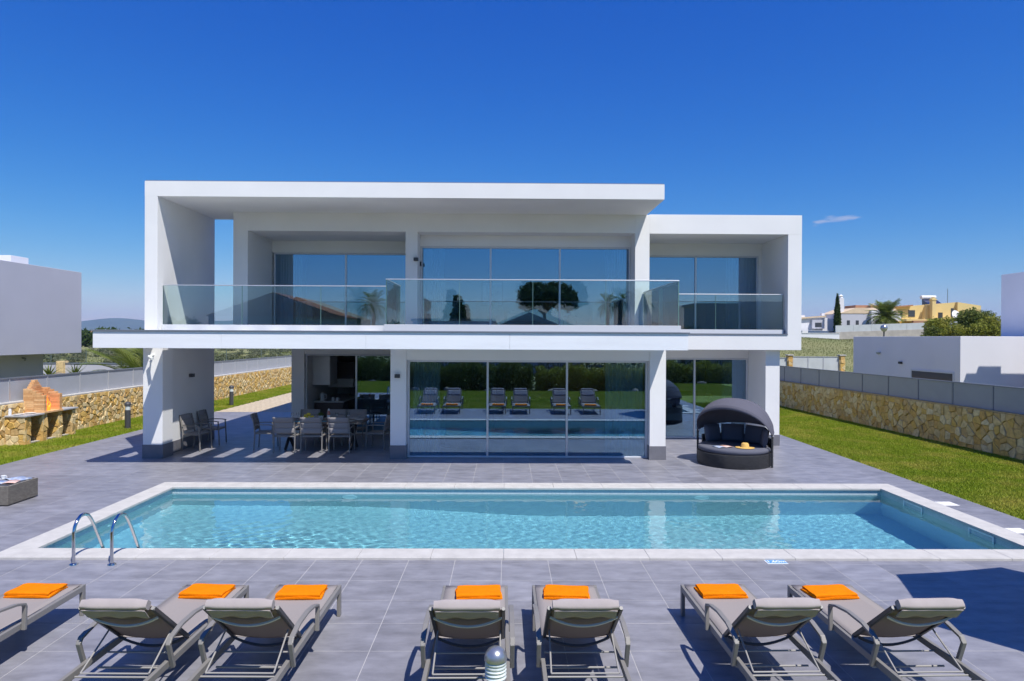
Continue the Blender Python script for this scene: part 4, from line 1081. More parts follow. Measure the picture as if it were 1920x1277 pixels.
for s_ in (-1, 1):
    bx('hood_post', 'wicker_black', (s_ * .895 - .015, s_ * .895 + .015, -.035, .035, 0, .76), db, bevel=.006)
    MB().tube([(s_ * .84, 0, .72), (s_ * .93, 0, .72)], .02, 12).build('pivot', 'alu', db, smooth=50)
ht = thing('straw_hat', 'yellow straw sun hat lying on the round sunbed', 'hat', (5.55, 15.45, .442))
MB().lathe([(.21, .012), (.205, .004), (.15, .012), (.10, .014), (.088, .03), (.083, .085), (.06, .112), (.001, .118)], 36, cap=False).build('hat_body', 'straw', ht, smooth=50, solid=.005)
MB().lathe([(.0935, .018), (.0885, .042)], 36, cap=False).build('hat_band', 'straw', ht, smooth=60)
def magazine(x, y, z, a, label, m1='paper_blue', m2='paper_red'):
    t = thing('magazine', label, 'magazine', (x, y, z), a)
    for s_, mm in ((-1, m1), (1, m2)):
        MB().grid(lambda u, v: (s_ * .2 * u, -.14 + .28 * v, .002 + .014 * math.sin(PI * u) ** .8), 8, 1).build('page', mm, t, smooth=60, solid=.004)
magazine(5.08, 15.58, .446, .3, 'open magazine lying beside the straw hat')

# ------------------------------------------------------------------ wicker coffee table with cups and magazines
ct = thing('wicker_table', 'low grey wicker coffee table with glass top on the terrace', 'table', (-9.13, 12.07, 0))
bx('wicker_body', 'wicker_grey', (-.55, .55, -.38, .38, .015, .345), ct, bevel=.012); bx('foot_frame', 'black_metal', (-.52, .52, -.35, .35, 0, .015), ct)
bx('glass_top', 'window_dark', (-.51, .51, -.34, .34, .3455, .353), ct, bevel=.002)
for x, y, lab in ((-9.06, 12.24, 'white cup on saucer beside the magazines'), (-9.20, 12.0, 'white cup on saucer at the middle of the wicker table'), (-9.42, 11.85, 'white cup on saucer at the far end of the wicker table')):
    c_ = thing('coffee_cup', lab, 'cup', (x, y, .354), 0, 'coffee cups on the wicker table')
    MB().lathe([(.04, 0), (.075, .012), (.072, .014), (.03, .006), (.001, .006)], 20).build('saucer', 'ceramic', c_, smooth=50)
    MB().lathe([(.022, .008), (.034, .03), (.042, .07), (.038, .07), (.03, .03), (.001, .016)], 20).build('cup', 'ceramic', c_, smooth=50)
    MB().tube([(.036, 0, .025), (.06, 0, .035), (.06, 0, .055), (.04, 0, .062)], .005, 6).build('handle', 'ceramic', c_, smooth=60)
magazine(-8.84, 11.98, .356, .25, 'open magazine on the wicker table'); magazine(-8.82, 12.27, .356, -.5, 'second open magazine at the back edge of the wicker table', 'paper_blue', 'paper_blue')

# ------------------------------------------------------------------ barbecue
bq = thing('barbecue', 'brick and stone garden barbecue with fire burning, built against the wall', 'barbecue', (-13.47, 18.2, -.02))
def pier(y0_, y1_, h_, k):
    xa, xb = .02, .58
    bx('pier_core', 'mortar', (xa, xb - .03, y0_ + .03, y1_ - .03, 0, h_), bq)
    stone_face(bq, (xa, y0_ + .03, 0), 0, xb - xa, h_, .17, 700 + k, 60, .03)
    stone_face(bq, (xb - .03, y0_, 0), PI / 2, y1_ - y0_, h_, .17, 710 + k, 60, .03)
    stone_face(bq, (xb, y1_ - .03, 0), PI, xb - xa, h_, .17, 720 + k, 60, .03)
pier(0, .22, .78, 1); pier(.68, .88, .80, 2); pier(1.34, 1.52, .80, 3); pier(1.95, 2.12, .80, 4)
bx('hearth_floor', 'concrete', (.0, .50, .02, 2.1, 0, .06), bq)
bx('counter_top', 'granite', (.0, .63, -.04, .69, .782, .822), bq, bevel=.004); bx('counter_top', 'granite', (.0, .63, 1.5, 2.16, .802, .842), bq, bevel=.004)
bx('fire_slab', 'brick_b', (.0, .62, .692, 1.498, .802, .855), bq, bevel=.004)
brs = [MB().box(-.118, .118, -.055, .055, 0, .053).mesh('brick', m_) for m_ in ('brick_a', 'brick_b', 'brick_c')]
def brick(x, y, z, rot=0, sx=1.0):
    o = link('brick', rnd.choice(brs), bq, (x, y, z), rot, bevel=.003); o.scale = (sx, 1, 1)
BX0, BX1, BY0, BY1 = .0, .60, .72, 1.48
for k in range(15):
    z = .857 + k * .0575
    fx = BX1 - max(0, k - 7) * .115; sh_ = max(0, k - 8) * .052
    if fx - BX0 > .15 and k < 12:
        for yy in (BY0 + .055, BY1 - .055):             # stepped side walls
            n = max(1, round((fx - BX0) / .245)); w = (fx - BX0) / n
            for i in range(n): brick(BX0 + (i + .5) * w, yy, z, 0, (w - .009) / .236)
    ya, yb = (BY0 + .112, BY1 - .112) if fx - BX0 > .15 else (BY0 + sh_, BY1 - sh_)
    n = max(1, round((yb - ya) / .245)); w = (yb - ya) / n
    for i in range(n): brick(BX0 + .055, ya + (i + .5) * w, z, PI / 2, (w - .009) / .236)
bx('soot_lining', 'soot', (.115, .135, .84, 1.36, .86, 1.32), bq)
for i, (x, y, hh) in enumerate(((.42, .92, .34), (.47, 1.0, .44), (.43, 1.08, .38), (.36, 1.02, .30), (.5, .95, .22), (.49, 1.07, .26), (.40, .98, .5))):
    pts, rs = [], []
    for j in range(8):
        t_ = j / 7; pts.append((x + .02 * math.sin(t_ * 5 + i), y + .03 * math.sin(t_ * 6 + 2 * i), .858 + hh * t_)); rs.append(.045 * (1 - t_) ** .7 * (1 + .3 * math.sin(t_ * 9 + i)) + .001)
    MB().tube(pts, rs, 7).build('flame', 'flame', bq, smooth=60)
for x, y, lab in ((-13.2, 18.38, 'white plate at the free end of the barbecue counter'), (-13.12, 18.72, 'white plate beside the barbecue bricks')):
    dish('serving_plate', lab, 'plate', x, y, .13, .02, .803)
tag(MB().lathe([(.04, 0), (.04, .14), (.03, .15), (.03, .18)], 16).build('jar', 'ceramic', None, (-13.38, 18.3, .803), smooth=40), 'white jar on the barbecue counter by the wall', 'jar')

# ------------------------------------------------------------------ parasol just outside the terrace corner (casts the big shadow)
pa = thing('parasol', 'large six-sided taupe cantilever parasol shading the terrace corner', 'parasol', (8.15, 5.9, 0))
pc = Vector((6.70 - 8.15, 6.10 - 5.9, 0)); PR = 1.55
hexv = [pc + Vector((PR * math.cos(math.radians(10 + 60 * i)), PR * math.sin(math.radians(10 + 60 * i)), 2.25)) for i in range(6)]
for i in range(6):
    a_, b_, c_ = hexv[i], hexv[(i + 1) % 6], pc + Vector((0, 0, 2.72))
    MB().grid(lambda u, v: (a_ + (b_ - a_) * u) * (1 - v) + c_ * v + Vector((0, 0, -.05 * math.sin(PI * u) * (1 - v))), 8, 8).build('canopy_panel', 'parasol', pa, smooth=60, solid=.004)
    MB().beam(a_ - Vector((0, 0, .02)), c_ - Vector((0, 0, .04)), .02, .02).build('rib', 'charcoal_metal', pa)
MB().tube([(0, 0, 0), (0, 0, 2.3), (-.25, .03, 2.75), (pc.x * .55, pc.y * .55, 3.0), (pc.x, pc.y, 2.98), (pc.x, pc.y, 2.6)], .035, 10).build('mast', 'charcoal_metal', pa, smooth=60)
bx('foot_slab', 'concrete', (-.45, .30, -.45, .45, 0, .08), pa, bevel=.01)

# ------------------------------------------------------------------ vegetation builders
def leaf_mesh(name, P_, size, mname, flat=.0):
    """one triangle pair per leaf at the given points"""
    n = len(P_); a = rng.normal(size=(n, 3)); a[:, 2] *= (1 - flat); a /= np.linalg.norm(a, axis=1)[:, None]
    b = np.cross(a, rng.normal(size=(n, 3))); b /= np.linalg.norm(b, axis=1)[:, None]
    s_ = rng.uniform(.6, 1.4, (n, 1)) * size
    v = np.empty((n, 4, 3)); v[:, 0] = P_ - a * s_; v[:, 1] = P_ + b * s_ * .42; v[:, 2] = P_ + a * s_; v[:, 3] = P_ - b * s_ * .42
    me = bpy.data.meshes.new(name); me.vertices.add(n * 4); me.vertices.foreach_set('co', v.ravel())
    me.loops.add(n * 4); me.loops.foreach_set('vertex_index', np.arange(n * 4))
    me.polygons.add(n); me.polygons.foreach_set('loop_start', np.arange(n) * 4); me.polygons.foreach_set('loop_total', np.full(n, 4))
    me.update(); me.materials.append(MATS[mname]); return me
def cloud(blobs, n):
    """leaf points near the surface of lumpy blobs (x,y,z,rx,ry,rz)"""
    vol = np.array([b[3] * b[4] + b[4] * b[5] + b[3] * b[5] for b in blobs]); cnt = (n * vol / vol.sum()).astype(int); out = []
    for b, c in zip(blobs, cnt):
        d = rng.normal(size=(c, 3)); d /= np.linalg.norm(d, axis=1)[:, None]
        lump = 1 + .16 * np.sin(d[:, 0] * 7 + b[0]) * np.sin(d[:, 1] * 6 + b[1]) + .10 * np.sin(d[:, 2] * 11 + b[2])
        r = (rng.uniform(0, 1, c) ** .33) * lump
        out.append(np.stack([b[0] + d[:, 0] * b[3] * r, b[1] + d[:, 1] * b[4] * r, b[2] + d[:, 2] * b[5] * r], -1))
    return np.concatenate(out)
def rblobs(c, R, n, size, seed, squash=1.0):
    r = random.Random(seed); o = []
    for i in range(n):
        a, e, q = r.uniform(0, 2 * PI), r.uniform(-1, 1), r.uniform(.35, .95)
        s_ = size * r.uniform(.7, 1.3)
        o.append((c[0] + R[0] * q * math.cos(a) * math.sqrt(1 - e * e), c[1] + R[1] * q * math.sin(a) * math.sqrt(1 - e * e), c[2] + R[2] * q * e, s_, s_, s_ * squash))
    return o
def shrub(name, label, cat, loc, R, n, leaf, mname, seed, nb=9, group=None):
    t = thing(name, label, cat, loc, 0, group)
    link('foliage', leaf_mesh('foliage', cloud(rblobs((0, 0, R[2] * .95), (R[0] * .7, R[1] * .7, R[2] * .7), nb, min(R) * .48, seed), n), leaf, mname), t)
    st = MB()
    for i in range(4): st.tube([(0, 0, -.1), (R[0] * .25 * math.cos(i * 1.7), R[1] * .25 * math.sin(i * 1.7), R[2] * .6), (R[0] * .5 * math.cos(i * 1.7 + .3), R[1] * .5 * math.sin(i * 1.7), R[2] * 1.3)], [.05, .035, .01], 6)
    st.build('stem', 'bark', t, smooth=60)
    return t
def frond_mesh(L, droop, m_='frond', nl=34, wid=.30, seed=0):
    r = random.Random(seed); b = MB(); pts = []
    for i in range(nl + 1):
        s_ = i / nl; pts.append(Vector((L * (s_ - .12 * droop * s_ * s_), 0, L * (.55 * s_ - (.35 + .55 * droop) * s_ * s_))))
    b.tube(pts[::3] + [pts[-1]], [.03 * L / 2.2 * (1 - .85 * i / len(pts[::3])) for i in range(len(pts[::3]) + 1)], 5)
    for i in range(3, nl + 1):
        s_ = i / nl; p = pts[i]; t_ = (pts[min(i + 1, nl)] - pts[i - 1]).normalized(); ln = wid * L * (math.sin(PI * min(1, s_ * 1.02)) ** .6 * .8 + .2) * r.uniform(.85, 1.1)
        for sd in (-1, 1):
            d = (t_ * .62 + Vector((0, sd * .78, .26 - .35 * s_))).normalized(); w = t_ * .017 * L
            tip = p + d * ln + Vector((0, 0, -.12 * ln)); mid = p + d * ln * .5 + Vector((0, 0, .02))
            b.add([p - w * .5, p + w * .5, mid + w * .5, tip, mid - w * .4], [(0, 1, 2, 4), (4, 2, 3)])
    return b.mesh('frond', m_)
def palm(label, loc, trunk, L, n, seed, name='palm_tree', m_='frond'):
    r = random.Random(seed); t = thing(name, label, 'palm', loc, r.uniform(0, 6))
    b = MB(); k = 14
    b.tube([(0.04 * math.sin(i), 0, -.2 + (trunk + .2) * i / k) for i in range(k + 1)], [(.26 - .05 * i / k) * (1.08 if i % 2 else .95) for i in range(k + 1)], 10)
    b.build('trunk', 'bark', t, smooth=50)
    ms = [frond_mesh(L, dr, m_, seed=seed + i) for i, dr in enumerate((.1, .45, .8, 1.1))]
    for i in range(n):
        e = (i + .5) / n; o = link('frond', ms[min(3, int(e * 4))], t, (0, 0, trunk), i * 2.39996)
        o.rotation_euler = (r.uniform(-.15, .15), -math.radians(58 - 95 * e) + .2 * r.uniform(-1, 1), i * 2.39996); sc_ = r.uniform(.82, 1.08); o.scale = (sc_, sc_, sc_)
    return t
def yucca(label, loc, hgt, L, n, seed):
    r = random.Random(seed); t = thing('yucca', label, 'plant', loc)
    MB().tube([(0, 0, -.2), (.02, 0, hgt * .5), (0, .02, hgt)], [.09, .075, .06], 8).build('stem', 'bark', t, smooth=50)
    def lm(u, v): return (L * u, (v - .5) * .075 * (math.sin(PI * min(1, u * .8 + .18)) ** .7) * (1 - u * .6), -.10 * L * u * u + .012 * abs(v - .5))
    me = MB().grid(lm, 6, 2).mesh('leaf', 'frond')
    for i in range(n):
        e = (i + .5) / n; o = link('leaf', me, t, (0, 0, hgt - .12 * e)); o.rotation_euler = (0, -math.radians(82 - 105 * e) + r.uniform(-.1, .1), i * 2.4); s_ = r.uniform(.75, 1.1); o.scale = (s_, 1, s_)
    return t
def tree(name, label, cat, loc, trunk_h, R, leaf, n, mname, seed, nb=14, squash=.8, lean=0):
    t = thing(name, label, cat, loc)
    blobs = rblobs((lean, 0, trunk_h + R[2] * .8), R, nb, min(R) * .55, seed, squash)
    link('crown', leaf_mesh('crown', cloud(blobs, n), leaf, mname), t)
    tr = MB(); tr.tube([(0, 0, -.3), (lean * .4, .05, trunk_h * .6), (lean, 0, trunk_h + R[2] * .5)], [.22, .17, .09], 9)
    for b in blobs[::2]: tr.tube([(lean * .7, 0, trunk_h * .85), ((b[0] + lean) / 2, b[1] / 2, (b[2] + trunk_h) / 2), b[:3]], [.10, .06, .02], 6)
    tr.build('trunk', 'bark', t, smooth=50)
    return t
# ------------------------------------------------------------------ left neighbour and its garden
ln_ = thing('neighbour_house', 'grey lilac flat roofed house with overhanging upper floor beyond the barbecue wall', 'house')
bx('upper_storey', 'neigh_lilac', (-26, -16.5, 14, 26.35, 2.30, 5.43), ln_, bevel=.01); bx('lower_storey', 'neigh_lilac', (-25, -17.4, 15, 25.5, -.1, 2.30), ln_)
bx('roof_vent', 'neigh_white', (-18.3, -17.6, 24.1, 25.0, 5.43, 5.82), ln_, bevel=.01)
MB().tube([(-17.39, 24.4, 2.15), (-17.28, 24.4, 2.13), (-17.2, 24.25, 2.08)], .035, 8).build('security_camera', 'flashing', ln_, smooth=50)
base(ln_, (-21, 20, 0))
gw = thing('garden_wall', 'low grey lilac garden wall behind the two yuccas', 'wall')
bx('wall_panel', 'neigh_lilac', (-25.5, -15.6, 35.0, 35.2, -.1, 1.52), gw); bx('wall_cap', 'flashing', (-25.55, -15.55, 34.97, 35.23, 1.52, 1.56), gw)
bx('stone_post', 'stone_3', (-23.1, -22.75, 34.8, 35.28, -.1, 1.66), gw, bevel=.02); base(gw, (-20, 35, 0))
yucca('spiky yucca nearer the lilac neighbour house', (-20.15, 29.9, 0), 1.15, .62, 70, 3); yucca('spiky yucca nearer the arching palm', (-19.05, 30.0, 0), 1.2, .62, 70, 4)
yucca('small pale agave at the foot of the palm', (-16.1, 28.4, 0), 1.0, .5, 50, 9)
palm('young date palm with arching fronds behind the sunlit stone wall', (-15.1, 28.3, 0), .55, 2.9, 64, 21)
for i, (x, y, lab) in enumerate(((-20.6, 31.2, 'pale boulder behind the first yucca'), (-18.6, 31.0, 'pale boulder between yucca and palm'))):
    rb = MB().lathe([(.05, -.2), (.6, 0), (.62, .5), (.45, 1.05), (.15, 1.35), (.01, 1.38)], 9).build('boulder', 'rock', None, (x, y, -.1), i * 1.1, smooth=30); tag(rb, lab, 'boulder')
wf_ = thing('wire_fence', 'thin dark wire mesh fence across the meadow', 'fence', (-48, 62, -.1))
for i in range(13): MB().tube([(i * 3.2, 0, 0), (i * 3.2, 0, 1.9)], .04, 6).build('post', 'wire', wf_)
for z in (.5, 1.0, 1.5, 1.85): MB().tube([(0, 0, z), (38.4, 0, z)], .012, 4).build('wire', 'wire', wf_)
# far trees and buildings across the meadow
sp = []
for i in range(240):
    y = rnd.uniform(70, 170); x = -y * rnd.uniform(.25, .74); s_ = rnd.uniform(.3, .8)
    sp.append((x, y, s_ * .4, s_ * 1.6, s_ * 1.6, s_ * .7))
tag(link('scrub', leaf_mesh('scrub', cloud(sp, 36000), .16, 'leaf_grey')), 'scattered olive scrub on the meadow beyond the wire fence', 'scrub', kind='stuff')
fp = []
for i in range(150):
    y = rnd.uniform(170, 420); x = -y * rnd.uniform(.26, .72); s_ = rnd.uniform(1.6, 3.6)
    fp.append((x, y, s_ * .7, s_ * 1.5, s_ * 1.5, s_))
tag(link('far_wood', leaf_mesh('far_wood', cloud(fp, 42000), .75, 'leaf_dark')), 'far belt of dark trees beyond the meadow', 'trees', kind='stuff')
def far_house(label, x, y, w, d, h_, roof, wallm='neigh_white', roofm='cream_roof', z0=None, nwin=3, name='far_house'):
    z0 = float(height(x, y)) - .2 if z0 is None else z0
    t = thing(name, label, 'house', (x, y, z0))
    bx('wall', wallm, (-w / 2, w / 2, 0, d, 0, h_), t)
    if roof > 0: MB().prism([(-w / 2 - .3, h_ + .001), (w / 2 + .3, h_ + .001), (0, h_ + roof)], 1, -.35, d + .3).build('roof', roofm, t)
    else: bx('roof', roofm, (-w / 2 - .15, w / 2 + .15, -.2, d, h_ + .001, h_ + .22), t)
    for i in range(nwin): bx('window', 'window_dark', (-w / 2 + w * (i + .5) / nwin - .5, -w / 2 + w * (i + .5) / nwin + .5, -.03, .02, h_ * .35, h_ * .75), t)
    return t
far_house('long white greenhouse shed across the meadow', -88, 205, 17, 6, 2.0, 0, nwin=5, roofm='neigh_white'); far_house('white block with a row of windows across the meadow', -158, 268, 17, 9, 5.0, 0, nwin=6, roofm='neigh_white')
far_house('small far house with orange roof between dark trees', -158, 255, 9, 7, 3.4, 1.8, roofm='roof_tile'); far_house('far white house low among trees at the meadow edge', -170, 300, 10, 8, 4.0, 1.6)
far_house('far cream cottage beyond the wire fence', -112, 240, 10, 7, 3.0, 1.4, roofm='roof_tile', wallm='yellow_render')
# ------------------------------------------------------------------ right neighbour
rn = thing('neighbour_house', 'white flat roofed house with shaded side wall behind the darkened fence', 'house')
bx('front_block', 'neigh_white', (16.1, 30, 23.6, 30.9, -.1, 3.09), rn, bevel=.01); bx('upper_block', 'neigh_white', (22.0, 31, 20, 29.6, 3.092, 5.86), rn, bevel=.01)
bx('shadow_wing', 'neigh_white', (17.45, 31, 17.5, 22.0, -.1, 5.05), rn, bevel=.01); bx('chimney', 'neigh_white', (17.95, 18.75, 21.2, 21.9, 5.05, 5.5), rn)  # wing and chimney out of view, added to cast the stepped shadow on front_block
w_ = MB(); w_.box(16.07, 16.10, 23.9, 23.96, .6, 1.80); w_.box(16.07, 16.10, 26.4, 26.46, .6, 1.80); w_.box(16.07, 16.10, 23.96, 26.4, 1.74, 1.80)
wo_ = w_.build('window_frame', 'alu_frame', rn); bx('window_pane', 'window_dark', (16.082, 16.099, 23.96, 26.4, .6, 1.74), rn)
bx('wall_lamp', 'black_metal', (16.0, 16.1, 27.05, 27.2, 1.98, 2.07), rn, bevel=.005); MB().lathe([(.09, 0), (.085, -.05), (.04, -.09), (.005, -.1)], 14, c=(16.03, 28.7, 2.42)).build('dome_camera', 'lamp_shade', rn, smooth=60)
base(rn, (22, 25, 0))
sl = thing('street_lamp', 'globe street lamp standing behind the white neighbour block', 'lamp', (28.35, 50, float(height(28.35, 50))))
zt = 3.83 - float(height(28.35, 50))
MB().tube([(0, 0, -.3), (0, 0, zt - .2)], .05, 8).build('post', 'charcoal_metal', sl, smooth=50)
MB().lathe([(.06, zt - .28), (.2, zt - .16), (.265, zt), (.2, zt + .17), (.06, zt + .26), (.005, zt + .265)], 20).build('globe', 'globe', sl, smooth=60)
# ------------------------------------------------------------------ hillside on the right
hw = thing('boundary_wall', 'concrete boundary wall below the yellow hillside house', 'wall')
MB().prism([(36.6, 2.9), (50.5, 3.2), (50.5, 4.30), (36.6, 3.78)], 1, 74, 74.3).build('concrete_base', 'concrete', hw)
for i in range(7):
    xa, xb = 36.6 + i * 1.985, 36.6 + (i + 1) * 1.985 - .02; za, zb = 3.782 + (xa - 36.6) * .0374, 3.782 + (xb - 36.6) * .0374
    MB().prism([(xa, za), (xb, zb), (xb, zb + .72), (xa, za + .72)], 1, 74.05, 74.2).build('panel', 'concrete_light', hw)
base(hw, (43, 74, 3))
lw = thing('boundary_wall', 'low white boundary wall below the cypress', 'wall'); bx('wall_panel', 'neigh_white', (24, 36.5, 73, 73.25, 2.6, 3.62), lw); bx('wall_cap', 'neigh_white', (23.9, 36.55, 72.95, 73.3, 3.62, 3.68), lw); base(lw, (30, 73, 3))
def white_house(x, y, z0, lab, seed, big):
    t = thing('white_house', lab, 'house', (x, y, z0)); k = 1.0
    if not big:
        MB().prism([(-3.4, 0), (3.2, 0), (3.2, 1.3), (.4, 2.05), (-3.4, 1.75)], 1, 0, 6).build('wall', 'neigh_white', t)
        MB().prism([(-3.5, 1.78), (.42, 2.09), (.38, 2.3), (-3.5, 2.0)], 1, -.3, 6).build('roof', 'cream_roof', t)
        bx('dormer', 'neigh_lilac', (-1.6, .1, -.5, -.05, .5, 1.7), t); bx('window', 'window_dark', (-1.2, -.3, -.53, -.50, .7, 1.3), t)
        bx('terrace', 'neigh_white', (-3.4, 4.0, -1.5, -.55, -.6, .2), t); bx('glass_front', 'window_blue', (-2.6, 1.4, -1.53, -1.5, -.3, .15), t)
        bx('chimney', 'neigh_white', (.9, 1.3, 2, 2.5, 1.2, 2.7), t); bx('chimney', 'neigh_white', (-2.0, -1.5, 2, 2.5, 1.9, 2.4), t)
    else:
        bx('wall', 'neigh_lilac', (-3.4, 1.2, 0, 6, -.5, 2.5), t); MB().prism([(.4, -.5), (4.4, -.5), (4.4, 2.2), (3.2, 3.0), (.4, 3.0)], 1, -.6, -.05).build('wall', 'neigh_white', t)
        MB().prism([(-3.5, 2.52), (4.6, 2.52), (3.8, 3.3), (-1.4, 3.3)], 1, -.05, 6).build('roof', 'cream_roof', t); bx('roof_block', 'roof_tile', (-.4, 4.2, 2, 5, 3.3, 3.75), t)
        bx('chimney', 'neigh_white', (-3.3, -2.7, .6, 1.1, 2.5, 4.6), t); MB().lathe([(.3, 4.6), (.22, 4.75), (.3, 4.9), (.02, 5.15)], 10, c=(-3.0, .85, 0)).build('chimney_cap', 'neigh_white', t, smooth=40)
        MB().prism([(-.55 + .0, .2), (.45, .2), (.45, 1.2), (.25, 1.55), (-.05, 1.68), (-.35, 1.55), (-.55, 1.2)], 1, -.66, -.61).build('window', 'window_blue', t, (.0, .6, 0))
        for xx in (-2.4, -1.2): bx('window', 'window_dark', (xx - .2, xx + .2, -.03, .01, .8, 1.6), t)
        MB().lathe([(.02, 0), (.3, .06), (.42, .18)], 14, c=(1.6, 1.5, 3.76)).build('satellite_dish', 'neigh_white', t, smooth=60)
white_house(43.6, 92, 3.95, 'low white hillside house left of the cypress', 1, False); white_house(48.6, 90, 3.95, 'white hillside house with arched blue window', 2, True)
cy = thing('cypress', 'slender dark cypress between the white hillside houses', 'tree', (44.7, 90, 3.2))
link('crown', leaf_mesh('crown', cloud([(0, 0, 1.3 + i * .42, .42 * (1 - (i / 11) ** 2.2) + .06, .42 * (1 - (i / 11) ** 2.2) + .06, .5) for i in range(11)], 5000), .11, 'leaf_dark'), cy); MB().tube([(0, 0, -.2), (0, 0, 3)], [.1, .04], 7).build('trunk', 'bark', cy)
palm('date palm in front of the yellow hillside house', (45.6, 80, 3.2), 2.25, 2.65, 84, 33)
palm('small pale palm below the low white house', (32.6, 76, 3.1), .5, 1.1, 26, 35, m_='leaf_yellow')
yh = thing('yellow_house', 'large yellow hillside villa with solar heater and arched orange porch', 'house', (58, 90, 3.4))
MB().prism([(-5.4, 0), (3.4, 0), (3.4, 4.72), (-5.4, 3.95)], 1, 1.0, 9).build('wall', 'yellow_render', yh); MB().prism([(3.4, 0), (6.6, 0), (6.6, 4.25), (3.4, 4.72)], 1, .6, 9).build('wall', 'yellow_render', yh)
MB().prism([(-5.9, 3.9), (-2.8, 4.15), (-2.8, 4.32), (-5.9, 4.05)], 1, .4, 8).build('roof', 'roof_tile', yh); bx('terrace_slab', 'yellow_render', (-4.9, 3.4, -1.6, .95, 2.05, 2.32), yh)
bx('terrace_roof', 'roof_tile', (-4.2, 2.4, -2.0, -1.62, 1.75, 2.1), yh)
bx('porch_wall', 'orange_render', (-6.0, 3.3, -.8, .9, -.2, 2.04), yh)
for xc, w in ((-3.3, 1.1), (.1, 2.8)):
    MB().prism([(xc - w / 2, -.2), (xc + w / 2, -.2), (xc + w / 2, .55)] + [(xc + w / 2 * math.cos(a), .55 + .62 * math.sin(a)) for a in [PI * k / 10 for k in range(1, 10)]] + [(xc - w / 2, .55)], 1, -.9, -.79).build('porch_arch', 'yellow_render', yh)
for d in ((-4.9, -3.9, 2.6, 3.5), (-3.1, -2.2, 2.7, 3.6), (1.0, 1.6, 2.4, 3.3)): bx('window', 'window_dark', (d[0], d[1], .95, .99, d[2], d[3]), yh)
bx('window', 'window_dark', (2.75, 3.1, .95, .99, 2.7, 3.9), yh); bx('window', 'window_dark', (4.7, 5.7, .55, .59, 3.0, 3.5), yh)
MB().prism([(-1.4, 2.3), (-.5, 2.3), (-.5, 4.3), (-.9, 4.3)], 1, .3, .99).build('porch_pier', 'yellow_render', yh)
ck = MB(); ck.box(-.25, .25, -.3, .3, 2.3, 4.9); ck.box(-.33, .33, -.36, .36, 4.9, 5.05); ck.prism([(-.25, 5.05), (.25, 5.05), (0, 5.35)], 1, -.3, .3); ck.build('chimney', 'yellow_render', yh, (-.5, -.2, 0))
MB().prism([(4.0, 4.75), (5.5, 4.75), (5.5, 5.55)], 0, 0, .9).build('solar_panel', 'solar_panel', yh, (.2, -2.2, -.28)); MB().prism([(4.0, 4.75), (5.5, 4.75), (5.5, 5.55)], 0, 0, .9).build('solar_panel', 'solar_panel', yh, (1.15, -2.2, -.20))
MB().tube([(.1, 3.35, 5.5), (2.1, 3.35, 5.5)], .28, 14).build('water_tank', 'neigh_white', yh, smooth=50)
dsh = MB().lathe([(.03, 0), (.4, .07), (.62, .2)], 18).build('satellite_dish', 'neigh_white', yh, (2.2, -.6, 2.9), smooth=60); dsh.rotation_euler = (1.3, 0, .2)
MB().tube([(2.95, 2, 4.6), (2.95, 2, 6.6)], .035, 5).build('antenna', 'wire', yh)
for i, (x, y, R, mm, lab) in enumerate(((45.6, 63, (2.1, 1.7, 1.5), 'leaf_yellow', 'bright yellow green bush next to the white upper block'), (43.3, 64, (1.9, 1.5, 1.15), 'leaf_yellow', 'yellowish bush in the middle of the hillside thicket'), (41.7, 65, (1.5, 1.2, .85), 'leaf_mid', 'green bush at the wall end of the thicket'),
                                        (46.6, 66, (2.2, 1.7, 2.0), 'leaf_mid', 'tallest green bush at the top of the thicket'), (42.9, 61, (1.0, .9, .5), 'leaf_grey', 'low grey green shrub in front of the thicket'), (44.2, 68, (1.6, 1.4, 1.3), 'leaf_yellow', 'yellow green bush behind the middle of the thicket'))):
    shrub('hillside_bush', lab, 'bush', (x, y, float(height(x, y)) - .1), R, 9000, .11, mm, 60 + i, 20, 'bushes on the hillside')
shrub('garden_tree', 'small dark tree before the arched porch of the yellow house', 'tree', (56.2, 84, 3.4), (1.7, 1.2, 1.2), 4000, .13, 'leaf_mid', 88, 11)

# ------------------------------------------------------------------ garden and houses on the street side, seen in the window reflections
def hedge_run(label, xa, xb, y, d, h_, mname, n, seed):
    t = thing('hedge', label, 'hedge', ((xa + xb) / 2, y, -.05)); L = xb - xa; r = np.random.default_rng(seed)
    q = r.uniform(-1, 1, (n, 3)); P_ = np.stack([q[:, 0] * L / 2, q[:, 1] * d / 2 * (1 + .15 * np.sin(q[:, 0] * L * 2.1)), (q[:, 2] * .5 + .5) * h_ * (1 + .10 * np.sin(q[:, 0] * L * 1.3 + seed) + .06 * np.sin(q[:, 0] * L * 4.1))], -1)
    link('foliage', leaf_mesh('foliage', P_, .085, mname), t)
    st = MB()
    for i in range(int(L / .6)): st.tube([(-L / 2 + .3 + i * .6, 0, 0), (-L / 2 + .35 + i * .6, .05, h_ * .8)], [.03, .012], 5)
    tag(st.build('stems', 'bark', t), kind='stuff')
hedge_run('clipped green hedge behind the lawn, facing the house', -16, 1.6, -5.6, 1.3, 1.55, 'leaf_mid', 32000, 1); hedge_run('paler clipped hedge behind the lawn, parasol side', 1.8, 16, -5.9, 1.5, 1.35, 'leaf_yellow', 26000, 2)
hedge_run('tall dark evergreen screen behind the clipped hedges', -30, 30, -9.0, 2.2, 3.1, 'leaf_dark', 46000, 3)
